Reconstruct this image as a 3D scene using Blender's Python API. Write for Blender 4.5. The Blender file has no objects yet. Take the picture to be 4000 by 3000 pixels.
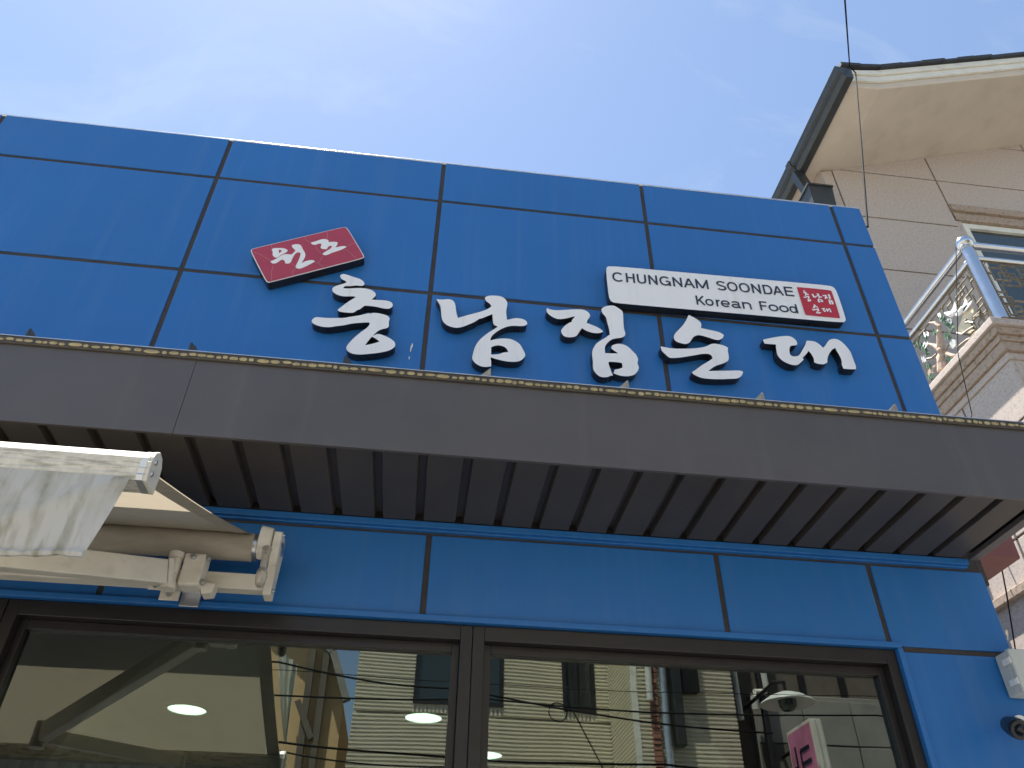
import bpy, bmesh, math, random
from mathutils import Vector, Matrix
random.seed(7)
S = bpy.context.scene
COL = S.collection

# ------------------------------------------------------------------ camera
FPX = 3075.62                      # focal length in photograph pixels (4000 wide)
YAW, PITCH, ROLL = -0.11167492, 0.6620304, 0.01656969
cyw, syw = math.cos(YAW), math.sin(YAW); cpt, spt = math.cos(PITCH), math.sin(PITCH)
FWD = Vector((-syw*cpt, cyw*cpt, spt)); RT = Vector((cyw, syw, 0)); UP = RT.cross(FWD)
cr, sr = math.cos(ROLL), math.sin(ROLL)
R2 = RT*cr + UP*sr; U2 = -RT*sr + UP*cr
EYE = Vector((0, 0, 1.6))
cd = bpy.data.cameras.new('camera'); cam = bpy.data.objects.new('camera', cd); COL.objects.link(cam)
cd.sensor_fit = 'HORIZONTAL'; cd.sensor_width = 36; cd.lens = 36*FPX/4000
cd.clip_start = 0.05; cd.clip_end = 3000
mw = Matrix((R2, U2, -FWD)).transposed().to_4x4(); mw.translation = EYE
cam.matrix_world = mw
S.camera = cam

# ------------------------------------------------------------------ light
SUN = Vector((-0.19, 0.215, 1.0)).normalized()
elev = math.asin(SUN.z); azim = math.atan2(SUN.x, SUN.y)
W = bpy.data.worlds.new('World'); S.world = W; W.use_nodes = True
wn, wl = W.node_tree.nodes, W.node_tree.links
wn.clear()
wo = wn.new('ShaderNodeOutputWorld'); bg = wn.new('ShaderNodeBackground')
sk = wn.new('ShaderNodeTexSky'); sk.sky_type = 'NISHITA'; sk.sun_disc = False
sk.sun_elevation = elev; sk.sun_rotation = azim; sk.air_density = 1.0; sk.dust_density = 0.25; sk.ozone_density = 0.7
bg.inputs['Strength'].default_value = 0.072
# thin high cirrus
tc = wn.new('ShaderNodeTexCoord'); mp = wn.new('ShaderNodeMapping'); mp.inputs['Scale'].default_value = (2.2, 5.0, 2.2)
mp.inputs['Rotation'].default_value = (0, 0, 0.5)
nz = wn.new('ShaderNodeTexNoise'); nz.inputs['Scale'].default_value = 1.7; nz.inputs['Detail'].default_value = 9; nz.inputs['Roughness'].default_value = 0.62
nz.inputs['Distortion'].default_value = 0.6
rp = wn.new('ShaderNodeValToRGB'); rp.color_ramp.elements[0].position = 0.50; rp.color_ramp.elements[1].position = 0.80; rp.color_ramp.elements[0].color = (0.05, 0.05, 0.05, 1)
rp.color_ramp.elements[1].color = (0.38, 0.38, 0.38, 1)
mx = wn.new('ShaderNodeMix'); mx.data_type = 'RGBA'; mx.inputs['B'].default_value = (3.5, 4.05, 4.25, 1)
wl.new(tc.outputs['Generated'], mp.inputs['Vector']); wl.new(mp.outputs[0], nz.inputs['Vector'])
wl.new(nz.outputs['Fac'], rp.inputs['Fac']); wl.new(rp.outputs['Color'], mx.inputs['Factor'])
wl.new(sk.outputs['Color'], mx.inputs['A']); wl.new(mx.outputs['Result'], bg.inputs['Color']); wl.new(bg.outputs[0], wo.inputs['Surface'])
sd = bpy.data.lights.new('sun', 'SUN'); sd.energy = 5.0; sd.angle = math.radians(0.53); sd.color = (1.0, 0.95, 0.88)
so = bpy.data.objects.new('sun', sd); COL.objects.link(so)
so.rotation_euler = (-SUN).to_track_quat('-Z', 'Y').to_euler(); so.location = (0, 0, 30)
S.view_settings.view_transform = 'Standard'; S.view_settings.look = 'None'; S.view_settings.gamma = 1
S.view_settings.exposure = 1.68
try: S.view_settings.use_curve_mapping = False
except Exception: pass
S.render.engine = 'CYCLES'
S.cycles.max_bounces = 10; S.cycles.transparent_max_bounces = 12

# ------------------------------------------------------------------ photograph pixel -> direction
def ray(x, y): return R2*((x-2000)/FPX) + U2*((1500-y)/FPX) + FWD
def onY(x, y, Y): d = ray(x, y); return EYE + d*(Y/d.y)
def onZ(x, y, Z): d = ray(x, y); return EYE + d*((Z-1.6)/d.z)
def onX(x, y, X): d = ray(x, y); return EYE + d*(X/d.x)
GLASS_Y = 3.02
def refl(x, y, Y):                 # a thing seen mirrored in the window glass, standing at depth Y
    p = onY(x, y, 2*GLASS_Y-Y); return Vector((p.x, Y, p.z))
def crop(ox, oy, s): return lambda x, y: (ox+x/s, oy+y/s)

# ------------------------------------------------------------------ materials
MATS = {}
def nodes(name):
    m = bpy.data.materials.new(name); m.use_nodes = True; MATS[name] = m
    return m, m.node_tree.nodes, m.node_tree.links, m.node_tree.nodes['Principled BSDF']
def mat(name, col, rough=0.5, metal=0.0, var=0.08, nscale=6.0, stretch=(1, 1, 1), bump=0.0, bscale=40.0, spec=0.5,
        streak=0.0, scol=None, sscale=(30, 30, 1.2), sthr=(0.52, 0.75), speck=0.0, spcol=(0, 0, 0), spscale=220, coat=0.0):
    m, n, l, p = nodes(name)
    p.inputs['Roughness'].default_value = rough; p.inputs['Metallic'].default_value = metal
    p.inputs['Specular IOR Level'].default_value = spec
    if coat: p.inputs['Coat Weight'].default_value = coat; p.inputs['Coat Roughness'].default_value = 0.1
    t = n.new('ShaderNodeTexCoord'); mpn = n.new('ShaderNodeMapping'); mpn.inputs['Scale'].default_value = stretch
    l.new(t.outputs['Object'], mpn.inputs['Vector'])
    z = n.new('ShaderNodeTexNoise'); z.inputs['Scale'].default_value = nscale; z.inputs['Detail'].default_value = 6; z.inputs['Roughness'].default_value = 0.6
    l.new(mpn.outputs[0], z.inputs['Vector'])
    r = n.new('ShaderNodeValToRGB')
    r.color_ramp.elements[0].position = 0.3; r.color_ramp.elements[1].position = 0.7
    r.color_ramp.elements[0].color = (*[c*(1-var) for c in col], 1); r.color_ramp.elements[1].color = (*[min(1, c*(1+var)) for c in col], 1)
    l.new(z.outputs['Fac'], r.inputs['Fac']); out = r.outputs['Color']
    def over(vec_scale, scale, thr, amount, c2, det=5):
        nonlocal out
        mm = n.new('ShaderNodeMapping'); mm.inputs['Scale'].default_value = vec_scale; l.new(t.outputs['Object'], mm.inputs['Vector'])
        q = n.new('ShaderNodeTexNoise'); q.inputs['Scale'].default_value = scale; q.inputs['Detail'].default_value = det
        l.new(mm.outputs[0], q.inputs['Vector'])
        rr = n.new('ShaderNodeValToRGB'); rr.color_ramp.elements[0].position = thr[0]; rr.color_ramp.elements[1].position = thr[1]
        rr.color_ramp.elements[1].color = (amount,)*3 + (1,)
        l.new(q.outputs['Fac'], rr.inputs['Fac'])
        x = n.new('ShaderNodeMix'); x.data_type = 'RGBA'; x.inputs['B'].default_value = (*c2, 1)
        l.new(rr.outputs['Color'], x.inputs['Factor']); l.new(out, x.inputs['A']); out = x.outputs['Result']
    if streak: over(sscale, 1.0, sthr, streak, scol)
    if speck: over((1, 1, 1), spscale, (0.55, 0.66), speck, spcol, 2)
    l.new(out, p.inputs['Base Color'])
    mr = n.new('ShaderNodeMapRange'); mr.inputs['To Min'].default_value = max(0, rough-0.07); mr.inputs['To Max'].default_value = min(1, rough+0.09)
    l.new(z.outputs['Fac'], mr.inputs['Value']); l.new(mr.outputs[0], p.inputs['Roughness'])
    if bump:
        b = n.new('ShaderNodeTexNoise'); b.inputs['Scale'].default_value = bscale; b.inputs['Detail'].default_value = 4
        l.new(mpn.outputs[0], b.inputs['Vector'])
        bn = n.new('ShaderNodeBump'); bn.inputs['Strength'].default_value = bump; bn.inputs['Distance'].default_value = 0.004
        l.new(b.outputs['Fac'], bn.inputs['Height']); l.new(bn.outputs[0], p.inputs['Normal'])
    return m
BLUE = mat('blue_panel_paint', (0.016, 0.138, 0.41), 0.42, var=0.06, nscale=1.3, streak=0.11, scol=(0.16, 0.25, 0.40), sscale=(26, 26, 0.7), sthr=(0.5, 0.8), bump=0.03, bscale=2.0)
SEAL = mat('dark_sealant', (0.045, 0.038, 0.034), 0.75, var=0.3, nscale=14, bump=0.2)
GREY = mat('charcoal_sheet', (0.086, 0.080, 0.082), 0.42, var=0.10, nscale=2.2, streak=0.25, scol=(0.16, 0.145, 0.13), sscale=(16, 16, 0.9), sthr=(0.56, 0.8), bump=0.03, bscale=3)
SOFF = mat('soffit_sheet_shaded', (0.056, 0.048, 0.042), 0.45, var=0.12, nscale=3.5, streak=0.2, scol=(0.10, 0.09, 0.08), sscale=(9, 3, 9))  # fascia sheet metal, darkened in colour for the shade under the canopy
BRONZE = mat('window_aluminium', (0.017, 0.015, 0.015), 0.35, var=0.15, nscale=8, metal=0.0)
HEM = mat('hem_dark', (0.06, 0.05, 0.035), 0.5, var=0.3, nscale=30)
CRIMP = mat('hem_crimp_reflection', (0.42, 0.34, 0.165), 0.45, var=0.25, nscale=40, speck=0.5, spcol=(0.12, 0.10, 0.05), spscale=90)  # yellow stands in for reflections on the bumpy drip edge
BARE = mat('bare_galvanised', (0.62, 0.63, 0.64), 0.32, metal=0.85, var=0.15, nscale=14)
WHITE = mat('white_sign_face', (0.80, 0.80, 0.80), 0.38, var=0.02, nscale=4, streak=0.28, scol=(0.60, 0.57, 0.50), sscale=(34, 34, 1.6), sthr=(0.57, 0.72))
BLACK = mat('black_return', (0.012, 0.012, 0.013), 0.28, var=0.3, nscale=10)
INK = mat('navy_lettering', (0.018, 0.026, 0.05), 0.45, var=0.1)
REDF = mat('red_plate_film', (0.40, 0.045, 0.075), 0.33, var=0.07, nscale=5)
REDS = mat('red_stamp_film', (0.45, 0.018, 0.03), 0.4, var=0.06, nscale=9)
CRACK = mat('film_crack', (0.42, 0.22, 0.24), 0.6, var=0.1)
CREAM = mat('cream_powder_coat', (0.66, 0.62, 0.53), 0.42, var=0.08, nscale=8, streak=0.3, scol=(0.30, 0.27, 0.20), sscale=(6, 22, 22), sthr=(0.55, 0.75))
DIRTY = mat('weathered_cream_rail', (0.66, 0.63, 0.55), 0.5, var=0.16, nscale=40, streak=0.55, scol=(0.20, 0.19, 0.13), sscale=(14, 120, 120), sthr=(0.5, 0.62), bump=0.2, bscale=160)
ZINC = mat('zinc_bolt', (0.55, 0.56, 0.55), 0.3, metal=0.9, var=0.2, nscale=40)
ROLLF = mat('rolled_fabric', (0.40, 0.36, 0.29), 0.8, var=0.14, nscale=7, stretch=(1, 4, 4))
HANDLE = mat('worn_handle', (0.48, 0.43, 0.34), 0.5, var=0.25, nscale=25, streak=0.6, scol=(0.12, 0.11, 0.10), sscale=(30, 30, 20), sthr=(0.5, 0.62))
STUCCO = mat('beige_eave_plaster', (0.56, 0.48, 0.385), 0.85, var=0.06, nscale=2.5, streak=0.30, scol=(0.36, 0.31, 0.25), sscale=(2.4, 2.4, 2.4), sthr=(0.55, 0.7), bump=0.12, bscale=30)
WHITEP = mat('white_painted_fascia', (0.70, 0.67, 0.58), 0.7, var=0.08, nscale=4, streak=0.5, scol=(0.38, 0.34, 0.27), sscale=(3, 3, 9), sthr=(0.56, 0.7))
GRAN = mat('pink_granite', (0.47, 0.395, 0.335), 0.75, var=0.10, nscale=30, speck=0.5, spcol=(0.27, 0.215, 0.185), spscale=44, bump=0.25, bscale=70)
GRAN2 = mat('brown_granite', (0.37, 0.28, 0.205), 0.7, var=0.14, nscale=34, speck=0.6, spcol=(0.15, 0.10, 0.075), spscale=26, bump=0.2, bscale=70)
GUTT = mat('dark_gutter', (0.030, 0.034, 0.033), 0.38, var=0.2, nscale=10)
SHING = mat('dark_shingle', (0.035, 0.036, 0.040), 0.8, var=0.3, nscale=25, bump=0.3)
STEEL = mat('polished_stainless', (0.64, 0.63, 0.62), 0.18, metal=1.0, var=0.04, nscale=10)
BRASS = mat('gold_lattice', (0.19, 0.16, 0.11), 0.5, metal=0.25, var=0.2, nscale=30)
BARK = mat('painted_bark', (0.44, 0.33, 0.25), 0.7, var=0.25, nscale=40, bump=0.5)
LEAF = mat('painted_pine_green', (0.055, 0.12, 0.06), 0.6, var=0.3, nscale=40)
CRANE = mat('painted_white_bird', (0.78, 0.78, 0.78), 0.55, var=0.06, nscale=30)
CREAMB = mat('cream_cutout', (0.66, 0.58, 0.40), 0.6, var=0.08, nscale=20)
RUST = mat('oxide_red_paint', (0.20, 0.065, 0.055), 0.5, var=0.12, nscale=7, streak=0.3, scol=(0.13, 0.06, 0.05), sscale=(4, 4, 12))
PLAST = mat('grey_plastic_box', (0.50, 0.52, 0.49), 0.45, var=0.04, nscale=8)
CAMW = mat('white_camera_body', (0.75, 0.75, 0.74), 0.4, var=0.03)
CABLE = mat('black_cable', (0.012, 0.012, 0.013), 0.9, var=0.2, spec=0.08)
ASPH = mat('road_asphalt', (0.155, 0.15, 0.142), 0.9, var=0.25, nscale=3, bump=0.4, bscale=120)
PAVE = mat('pavement_concrete', (0.19, 0.185, 0.175), 0.9, var=0.15, nscale=4, bump=0.3, bscale=90)
SIDING = mat('cream_siding', (0.66, 0.60, 0.45), 0.55, var=0.05, nscale=3)
TAN = mat('tan_render', (0.62, 0.43, 0.22), 0.85, var=0.10, nscale=3)
DARKW = mat('brown_stone_cladding', (0.13, 0.11, 0.085), 0.8, var=0.18, nscale=5)
CONC = mat('weathered_concrete', (0.26, 0.25, 0.22), 0.85, var=0.15, nscale=3)
PVC = mat('pvc_pipe', (0.58, 0.57, 0.52), 0.45, var=0.06)
PINK = mat('pink_sign_film', (0.62, 0.22, 0.36), 0.45, var=0.3, nscale=2.5)
CEIL = mat('ceiling_board', (0.30, 0.29, 0.27), 0.9, var=0.04, nscale=3)
ROOMW = mat('interior_wall', (0.22, 0.17, 0.13), 0.9, var=0.08)
BRICK = mat('red_brick', (0.30, 0.13, 0.09), 0.85, var=0.25, nscale=12)
TARP = mat('pale_tarpaulin', (0.55, 0.55, 0.47), 0.7, var=0.10, nscale=5)
LENS = mat('camera_lens_black', (0.008, 0.008, 0.009), 0.08, var=0.1)

def fabric(name, col, trans, dirt, dcol, rough=0.85, sscale=(14, 14, 2)):
    m, n, l, p = nodes(name)
    t = n.new('ShaderNodeTexCoord')
    def ns(vs, s, thr, det=6):
        mm = n.new('ShaderNodeMapping'); mm.inputs['Scale'].default_value = vs; l.new(t.outputs['Object'], mm.inputs['Vector'])
        q = n.new('ShaderNodeTexNoise'); q.inputs['Scale'].default_value = s; q.inputs['Detail'].default_value = det; l.new(mm.outputs[0], q.inputs['Vector'])
        rr = n.new('ShaderNodeValToRGB'); rr.color_ramp.elements[0].position = thr[0]; rr.color_ramp.elements[1].position = thr[1]
        l.new(q.outputs['Fac'], rr.inputs['Fac']); return rr.outputs['Color']
    a = ns(sscale, 1.0, (0.42, 0.72)); b = ns((13, 13, 13), 1.0, (0.42, 0.60))
    mu = n.new('ShaderNodeMath'); mu.operation = 'MULTIPLY'; l.new(a, mu.inputs[0]); l.new(b, mu.inputs[1])
    ad = n.new('ShaderNodeMath'); ad.operation = 'MULTIPLY_ADD'; ad.inputs[1].default_value = 0.45; l.new(a, ad.inputs[0]); l.new(mu.outputs[0], ad.inputs[2])
    m2 = n.new('ShaderNodeMath'); m2.operation = 'MULTIPLY'; m2.use_clamp = True; m2.inputs[1].default_value = dirt; l.new(ad.outputs[0], m2.inputs[0])
    x = n.new('ShaderNodeMix'); x.data_type = 'RGBA'; x.inputs['A'].default_value = (*col, 1); x.inputs['B'].default_value = (*dcol, 1)
    l.new(m2.outputs[0], x.inputs['Factor'])
    d = n.new('ShaderNodeBsdfDiffuse'); tr = n.new('ShaderNodeBsdfTranslucent'); ms = n.new('ShaderNodeMixShader'); ms.inputs[0].default_value = trans
    l.new(x.outputs['Result'], d.inputs['Color']); l.new(x.outputs['Result'], tr.inputs['Color'])
    l.new(d.outputs[0], ms.inputs[1]); l.new(tr.outputs[0], ms.inputs[2])
    l.new(ms.outputs[0], n['Material Output'].inputs['Surface']); n.remove(p)
    return m
AWN = fabric('awning_cloth', (0.46, 0.40, 0.30), 0.28, 0.25, (0.36, 0.32, 0.24))
VAL = fabric('valance_cloth', (0.66, 0.65, 0.61), 0.25, 0.60, (0.25, 0.24, 0.14), sscale=(48, 30, 8))

def glass(name, ior, tint, dark=None):
    m, n, l, p = nodes(name); n.remove(p)
    fr = n.new('ShaderNodeFresnel'); fr.inputs['IOR'].default_value = ior
    tr = n.new('ShaderNodeBsdfTransparent'); tr.inputs['Color'].default_value = (*tint, 1)
    if dark: tr = n.new('ShaderNodeBsdfDiffuse'); tr.inputs['Color'].default_value = (*dark, 1)
    gl = n.new('ShaderNodeBsdfGlossy'); gl.inputs['Roughness'].default_value = 0.0; gl.inputs['Color'].default_value = (0.92, 1.0, 0.93, 1)
    t = n.new('ShaderNodeTexCoord'); q = n.new('ShaderNodeTexNoise'); q.inputs['Scale'].default_value = 1.6; q.inputs['Detail'].default_value = 1
    l.new(t.outputs['Object'], q.inputs['Vector'])
    bn = n.new('ShaderNodeBump'); bn.inputs['Strength'].default_value = 0.05; bn.inputs['Distance'].default_value = 0.02
    l.new(q.outputs['Fac'], bn.inputs['Height']); l.new(bn.outputs[0], gl.inputs['Normal'])
    ms = n.new('ShaderNodeMixShader'); l.new(fr.outputs[0], ms.inputs[0]); l.new(tr.outputs[0], ms.inputs[1]); l.new(gl.outputs[0], ms.inputs[2])
    l.new(ms.outputs[0], n['Material Output'].inputs['Surface']); return m
PANE = glass('shop_glass', 2.45, (0.36, 0.41, 0.37))
DPANE = glass('house_glass', 1.8, (1, 1, 1), dark=(0.03, 0.035, 0.035))
def emit(name, col, s):
    m, n, l, p = nodes(name); n.remove(p); e = n.new('ShaderNodeEmission'); e.inputs[0].default_value = (*col, 1); e.inputs[1].default_value = s
    l.new(e.outputs[0], n['Material Output'].inputs['Surface']); return m
LAMP = emit('downlight_diffuser', (0.80, 1.0, 0.86), 4.2)

# ------------------------------------------------------------------ mesh helpers
class MB:
    def __init__(s): s.bm = bmesh.new()
    def box(s, a, b):
        a = Vector(a); b = Vector(b)
        vs = [s.bm.verts.new((x, y, z)) for x in (a.x, b.x) for y in (a.y, b.y) for z in (a.z, b.z)]
        for f in ((0, 1, 3, 2), (4, 6, 7, 5), (0, 4, 5, 1), (2, 3, 7, 6), (0, 2, 6, 4), (1, 5, 7, 3)): s.bm.faces.new([vs[i] for i in f])
        return s
    def hexa(s, lo, hi):            # two quads, same order
        a = [s.bm.verts.new(p) for p in lo]; b = [s.bm.verts.new(p) for p in hi]
        s.bm.faces.new(a[::-1]); s.bm.faces.new(b)
        n = len(a)
        for i in range(n): s.bm.faces.new((a[i], a[(i+1) % n], b[(i+1) % n], b[i]))
        return s
    def tube(s, pts, r, n=10, cap=True, up=None):
        pts = [Vector(p) for p in pts]; rr = r if isinstance(r, (list, tuple)) else [r]*len(pts); rings = []
        for i, p in enumerate(pts):
            d = (pts[min(i+1, len(pts)-1)]-pts[max(i-1, 0)]).normalized()
            u = d.cross(Vector((0, 0, 1)) if abs(d.z) < 0.93 else Vector((1, 0, 0))).normalized(); w = d.cross(u)
            rings.append([s.bm.verts.new(p + (u*math.cos(2*math.pi*k/n)+w*math.sin(2*math.pi*k/n))*rr[i]) for k in range(n)])
        for a, b in zip(rings, rings[1:]):
            for k in range(n): s.bm.faces.new((a[k], a[(k+1) % n], b[(k+1) % n], b[k]))
        if cap: s.bm.faces.new(rings[0][::-1]); s.bm.faces.new(rings[-1])
        return s
    def bar(s, a, b, w, h, up=(0, 0, 1)):   # rectangular bar from a to b
        a = Vector(a); b = Vector(b); d = (b-a).normalized(); u = d.cross(Vector(up)).normalized(); v = u.cross(d)
        q = [u*w/2+v*h/2, -u*w/2+v*h/2, -u*w/2-v*h/2, u*w/2-v*h/2]
        return s.hexa([a+k for k in q], [b+k for k in q])
    def sphere(s, c, r, seg=20, sc=(1, 1, 1)):
        bmesh.ops.create_uvsphere(s.bm, u_segments=seg, v_segments=seg//2, radius=r, matrix=Matrix.Translation(c) @ Matrix.Diagonal((*sc, 1))); return s
    def sheet(s, grid):
        v = [[s.bm.verts.new(p) for p in row] for row in grid]
        for i in range(len(v)-1):
            for j in range(len(v[0])-1): s.bm.faces.new((v[i][j], v[i][j+1], v[i+1][j+1], v[i+1][j]))
        return s
    def poly(s, pts, hole=None):
        vs = [s.bm.verts.new(p) for p in pts]; es = [s.bm.edges.new((vs[i], vs[(i+1) % len(vs)])) for i in range(len(vs))]
        for h in (hole or []):
            hv = [s.bm.verts.new(p) for p in h]; es += [s.bm.edges.new((hv[i], hv[(i+1) % len(hv)])) for i in range(len(hv))]
        bmesh.ops.triangle_fill(s.bm, use_beauty=True, use_dissolve=False, edges=es); return s
    def obj(s, name, m, parent=None, bevel=0, seg=2, smooth=False, recalc=True):
        if bevel:
            bmesh.ops.bevel(s.bm, geom=[e for e in s.bm.edges], offset=bevel, segments=seg, affect='EDGES', profile=0.5, clamp_overlap=True)
        if recalc: bmesh.ops.recalc_face_normals(s.bm, faces=s.bm.faces)
        me = bpy.data.meshes.new(name); s.bm.to_mesh(me); s.bm.free()
        if smooth:
            for p in me.polygons: p.use_smooth = True
            try: me.set_sharp_from_angle(angle=math.radians(40))
            except Exception: pass
        me.materials.append(m); o = bpy.data.objects.new(name, me); COL.objects.link(o)
        if parent: o.parent = parent
        return o
def tag(o, label=None, cat=None, group=None, kind=None):
    for k, v in (('label', label), ('category', cat), ('group', group), ('kind', kind)):
        if v: o[k] = v
    return o
def thing(name, label, cat, loc=(0, 0, 0), group=None):
    o = bpy.data.objects.new(name, None); COL.objects.link(o); o.empty_display_size = 0.1
    return tag(o, label, cat, group)
def box(name, m, a, b, parent=None, bevel=0, seg=2): return MB().box(a, b).obj(name, m, parent, bevel, seg)

# ------------------------------------------------------------------ ground
tag(MB().sheet([[(-300, -300, 0), (300, -300, 0)], [(-300, 300, 0), (300, 300, 0)]]).obj('road', ASPH), kind='structure')
tag(box('pavement', PAVE, (-40, 1.2, 0.004), (40, 9.5, 0.13)), kind='structure')

# ------------------------------------------------------------------ the blue shop
UY = 2.87; LY = 2.95              # face planes of the upper sign wall and of the wall under the canopy
shop = thing('shop_building', 'single-storey shop clad in blue metal panels with a dark canopy and wide windows', 'shop')
VX = [-3.77, -2.549, -1.3134, -0.0984, 1.0768, 2.262, 2.447]
HZ = [3.40, 4.387, 5.1015, 5.443]
G = 0.011
# wall core behind the panels shows as dark sealant in the joints
MB().box((-5.2, UY+0.006, 3.30), (2.443, UY+0.22, 5.435)).obj('joint_sealant', SEAL, shop)
for i in range(len(VX)-1):
    for j in range(3):
        x0 = VX[i]+G; x1 = VX[i+1]-(G if i < len(VX)-2 else 0)
        z0 = HZ[j]+(G if j else 0); z1 = HZ[j+1]-(G if j < 2 else 0)
        z0 += random.uniform(-.0012, .0012); dy = random.uniform(-.0012, .0012)
        m_ = MB().box((x0, UY+dy, z0), (x1, UY+0.035, z1)); m_.obj('facade_panel', BLUE, shop, 0.004, 3)
MB().box((-5.2, UY-0.004+0.006, 5.437), (2.44, UY+0.24, 5.449)).obj('parapet_cap', BARE, shop, 0.003)
MB().tube([(-5.2, UY+0.006, 5.445), (2.443, UY+0.006, 5.445)], 0.008, 14).obj('cap_nose', BARE, shop, smooth=True)  # round bead added to catch the sun glint on the parapet edge
MB().box((-5.2, UY+0.23, 3.45), (2.44, 9.0, 4.9)).obj('roof_block', CONC, shop)
MB().box((2.30, LY+0.165, 0.13), (2.405, 9.0, 4.95)).obj('side_wall', BLUE, shop)
MB().box((-5.2, 8.9, 0.13), (2.30, 9.0, 3.5)).obj('back_wall', CONC, shop)
# wall under the canopy
lx = [-5.2, -1.2, 0.0, 1.212, 1.887, 2.41]
MB().box((-5.2, LY+0.008, 2.74), (2.40, LY+0.16, 3.40)).obj('wall_core', SEAL, shop)
MB().box((1.93, LY+0.008, 0.13), (2.40, LY+0.16, 2.7395)).obj('pier_core', SEAL, shop)
for i in range(5):
    zb = 2.755 if i < 4 else 2.742
    MB().box((lx[i]+G, LY, zb), (lx[i+1]-(G if i < 4 else 0), LY+0.04, 3.092)).obj('facade_panel', BLUE, shop, 0.004, 3)
MB().box((1.932, LY, 0.15), (2.41, LY+0.04, 2.720)).obj('facade_panel', BLUE, shop, 0.004, 3)
MB().box((-5.2, LY-0.028, 3.113), (2.345, LY+0.02, 3.139)).box((-5.2, LY-0.012, 3.104), (2.345, LY+0.02, 3.1125)).obj('channel_trim', BLUE, shop, 0.002)
MB().box((-5.2, LY-0.018, 2.729), (1.926, LY+0.03, 2.752)).obj('window_trim', BLUE, shop, 0.003)
MB().box((1.904, LY-0.018, 0.15), (1.926, LY+0.03, 2.7285)).obj('window_trim', BLUE, shop, 0.003)
# shop windows
def window(x0, x1, z1, name='window'):
    fr = MB()
    fr.box((x0, LY+0.005, 0.45), (x0+0.045, LY+0.11, z1)).box((x1-0.045, LY+0.005, 0.45), (x1, LY+0.11, z1))
    fr.box((x0+0.045, LY+0.005, z1-0.058), (x1-0.045, LY+0.11, z1)).box((x0+0.045, LY+0.005, 0.45), (x1-0.045, LY+0.11, 0.52))
    w = fr.obj(name, BRONZE, shop, 0.003)
    b = MB(); c0, c1, zt = x0+0.0455, x1-0.0455, z1-0.0585
    b.box((c0, LY+0.045, 0.53), (c0+0.028, LY+0.105, zt)).box((c1-0.028, LY+0.045, 0.53), (c1, LY+0.105, zt)).box((c0+0.028, LY+0.045, zt-0.034), (c1-0.028, LY+0.105, zt))
    b.obj('glazing_bead', BRONZE, w, 0.002)
    MB().box((c0+0.02, GLASS_Y, 0.55), (c1-0.02, GLASS_Y+0.003, zt-0.02)).obj('pane', PANE, w)
    return w
window(-1.50, 0.196, 2.727); window(0.198, 1.9025, 2.727); window(-3.3, -1.503, 2.727)
box('sill_wall', DARKW, (-5.2, LY+0.01, 0.13), (1.90, LY+0.15, 0.448), shop)
box('end_wall', SEAL, (-5.2, LY+0.01, 0.449), (-3.302, LY+0.16, 2.727), shop)
# the room behind the glass
tag(box('interior_ceiling', CEIL, (-5.1, 3.12, 2.737), (2.29, 8.6, 2.78), shop))
tag(box('interior_wall', ROOMW, (-5.1, 8.4, 0.13), (2.29, 8.6, 2.735), shop))
tag(box('interior_floor', ROOMW, (-5.1, 3.12, 0.131), (2.29, 8.39, 0.16), shop))
tag(box('ceiling_beam', ROOMW, (-5.1, 6.2, 2.45), (2.29, 6.45, 2.735), shop))
def downlight(px, py, label):
    p = onZ(px, py, 2.735)
    d = thing('downlight', label, 'ceiling light', group='round downlights in the shop ceiling')
    n = 36; r0, r1 = 0.094, 0.108
    ring = MB()
    def circ(r, z): return [(p.x+r*math.cos(2*math.pi*k/n), p.y+r*math.sin(2*math.pi*k/n), z) for k in range(n+1)]
    ring.sheet([circ(r1, 2.7355), circ(r1, 2.727), circ(r0, 2.724), circ(r0, 2.7355)])
    ring.obj('trim_ring', CAMW, d, smooth=True)
    dm = MB(); dm.sheet([circ(r0-0.001, 2.727), circ(r0*0.7, 2.7225), circ(r0*0.3, 2.7205), circ(0.001, 2.720)]); dm.obj('diffuser', LAMP, d, smooth=True)
downlight(405*1.8083, 1529*1.8083, 'lit round downlight seen through the glass below the awning')
downlight(915*1.8083, 1547*1.8083, 'lit round downlight behind the glass just beside the dark mullion, mirrored siding over it')
downlight(1050*1.8083, 1628*1.8083, 'lit round downlight cut off by the dark window mullion')

# canopy
CF = 2.400; CZ0 = 3.14; CZ1 = 3.50; CX1 = 2.395
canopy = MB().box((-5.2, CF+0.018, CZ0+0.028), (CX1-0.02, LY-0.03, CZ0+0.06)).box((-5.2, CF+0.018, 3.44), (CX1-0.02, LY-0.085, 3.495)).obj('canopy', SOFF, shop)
tag(canopy, 'charcoal sheet metal canopy with ribbed soffit')
seam_x = onY(398*1.8083, 860*1.8083, CF).x
MB().box((-5.2, CF, CZ0-0.004), (seam_x-0.001, CF+0.012, CZ1-0.002)).obj('fascia_sheet', GREY, canopy, 0.0008)
MB().box((seam_x-0.02, CF+0.0125, CZ0-0.004), (CX1, CF+0.0155, CZ1-0.002)).obj('fascia_backing', GREY, canopy)
MB().box((seam_x+0.0004, CF+0.0006, CZ0-0.004), (CX1, CF+0.012, CZ1-0.002)).obj('fascia_sheet', GREY, canopy, 0.0008)
MB().box((CX1-0.014, CF+0.016, CZ0-0.006), (CX1, LY-0.031, CZ1-0.003)).box((CX1-0.05, CF+0.016, CZ0-0.010), (CX1-0.0145, LY-0.031, CZ0+0.012)).obj('end_sheet', GREY, canopy, 0.002)
xs = [0.1+0.158*k for k in range(0, 15)]; xs = [0.1+0.1645*k for k in range(-22, 0)] + xs
RW = 0.036
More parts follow.
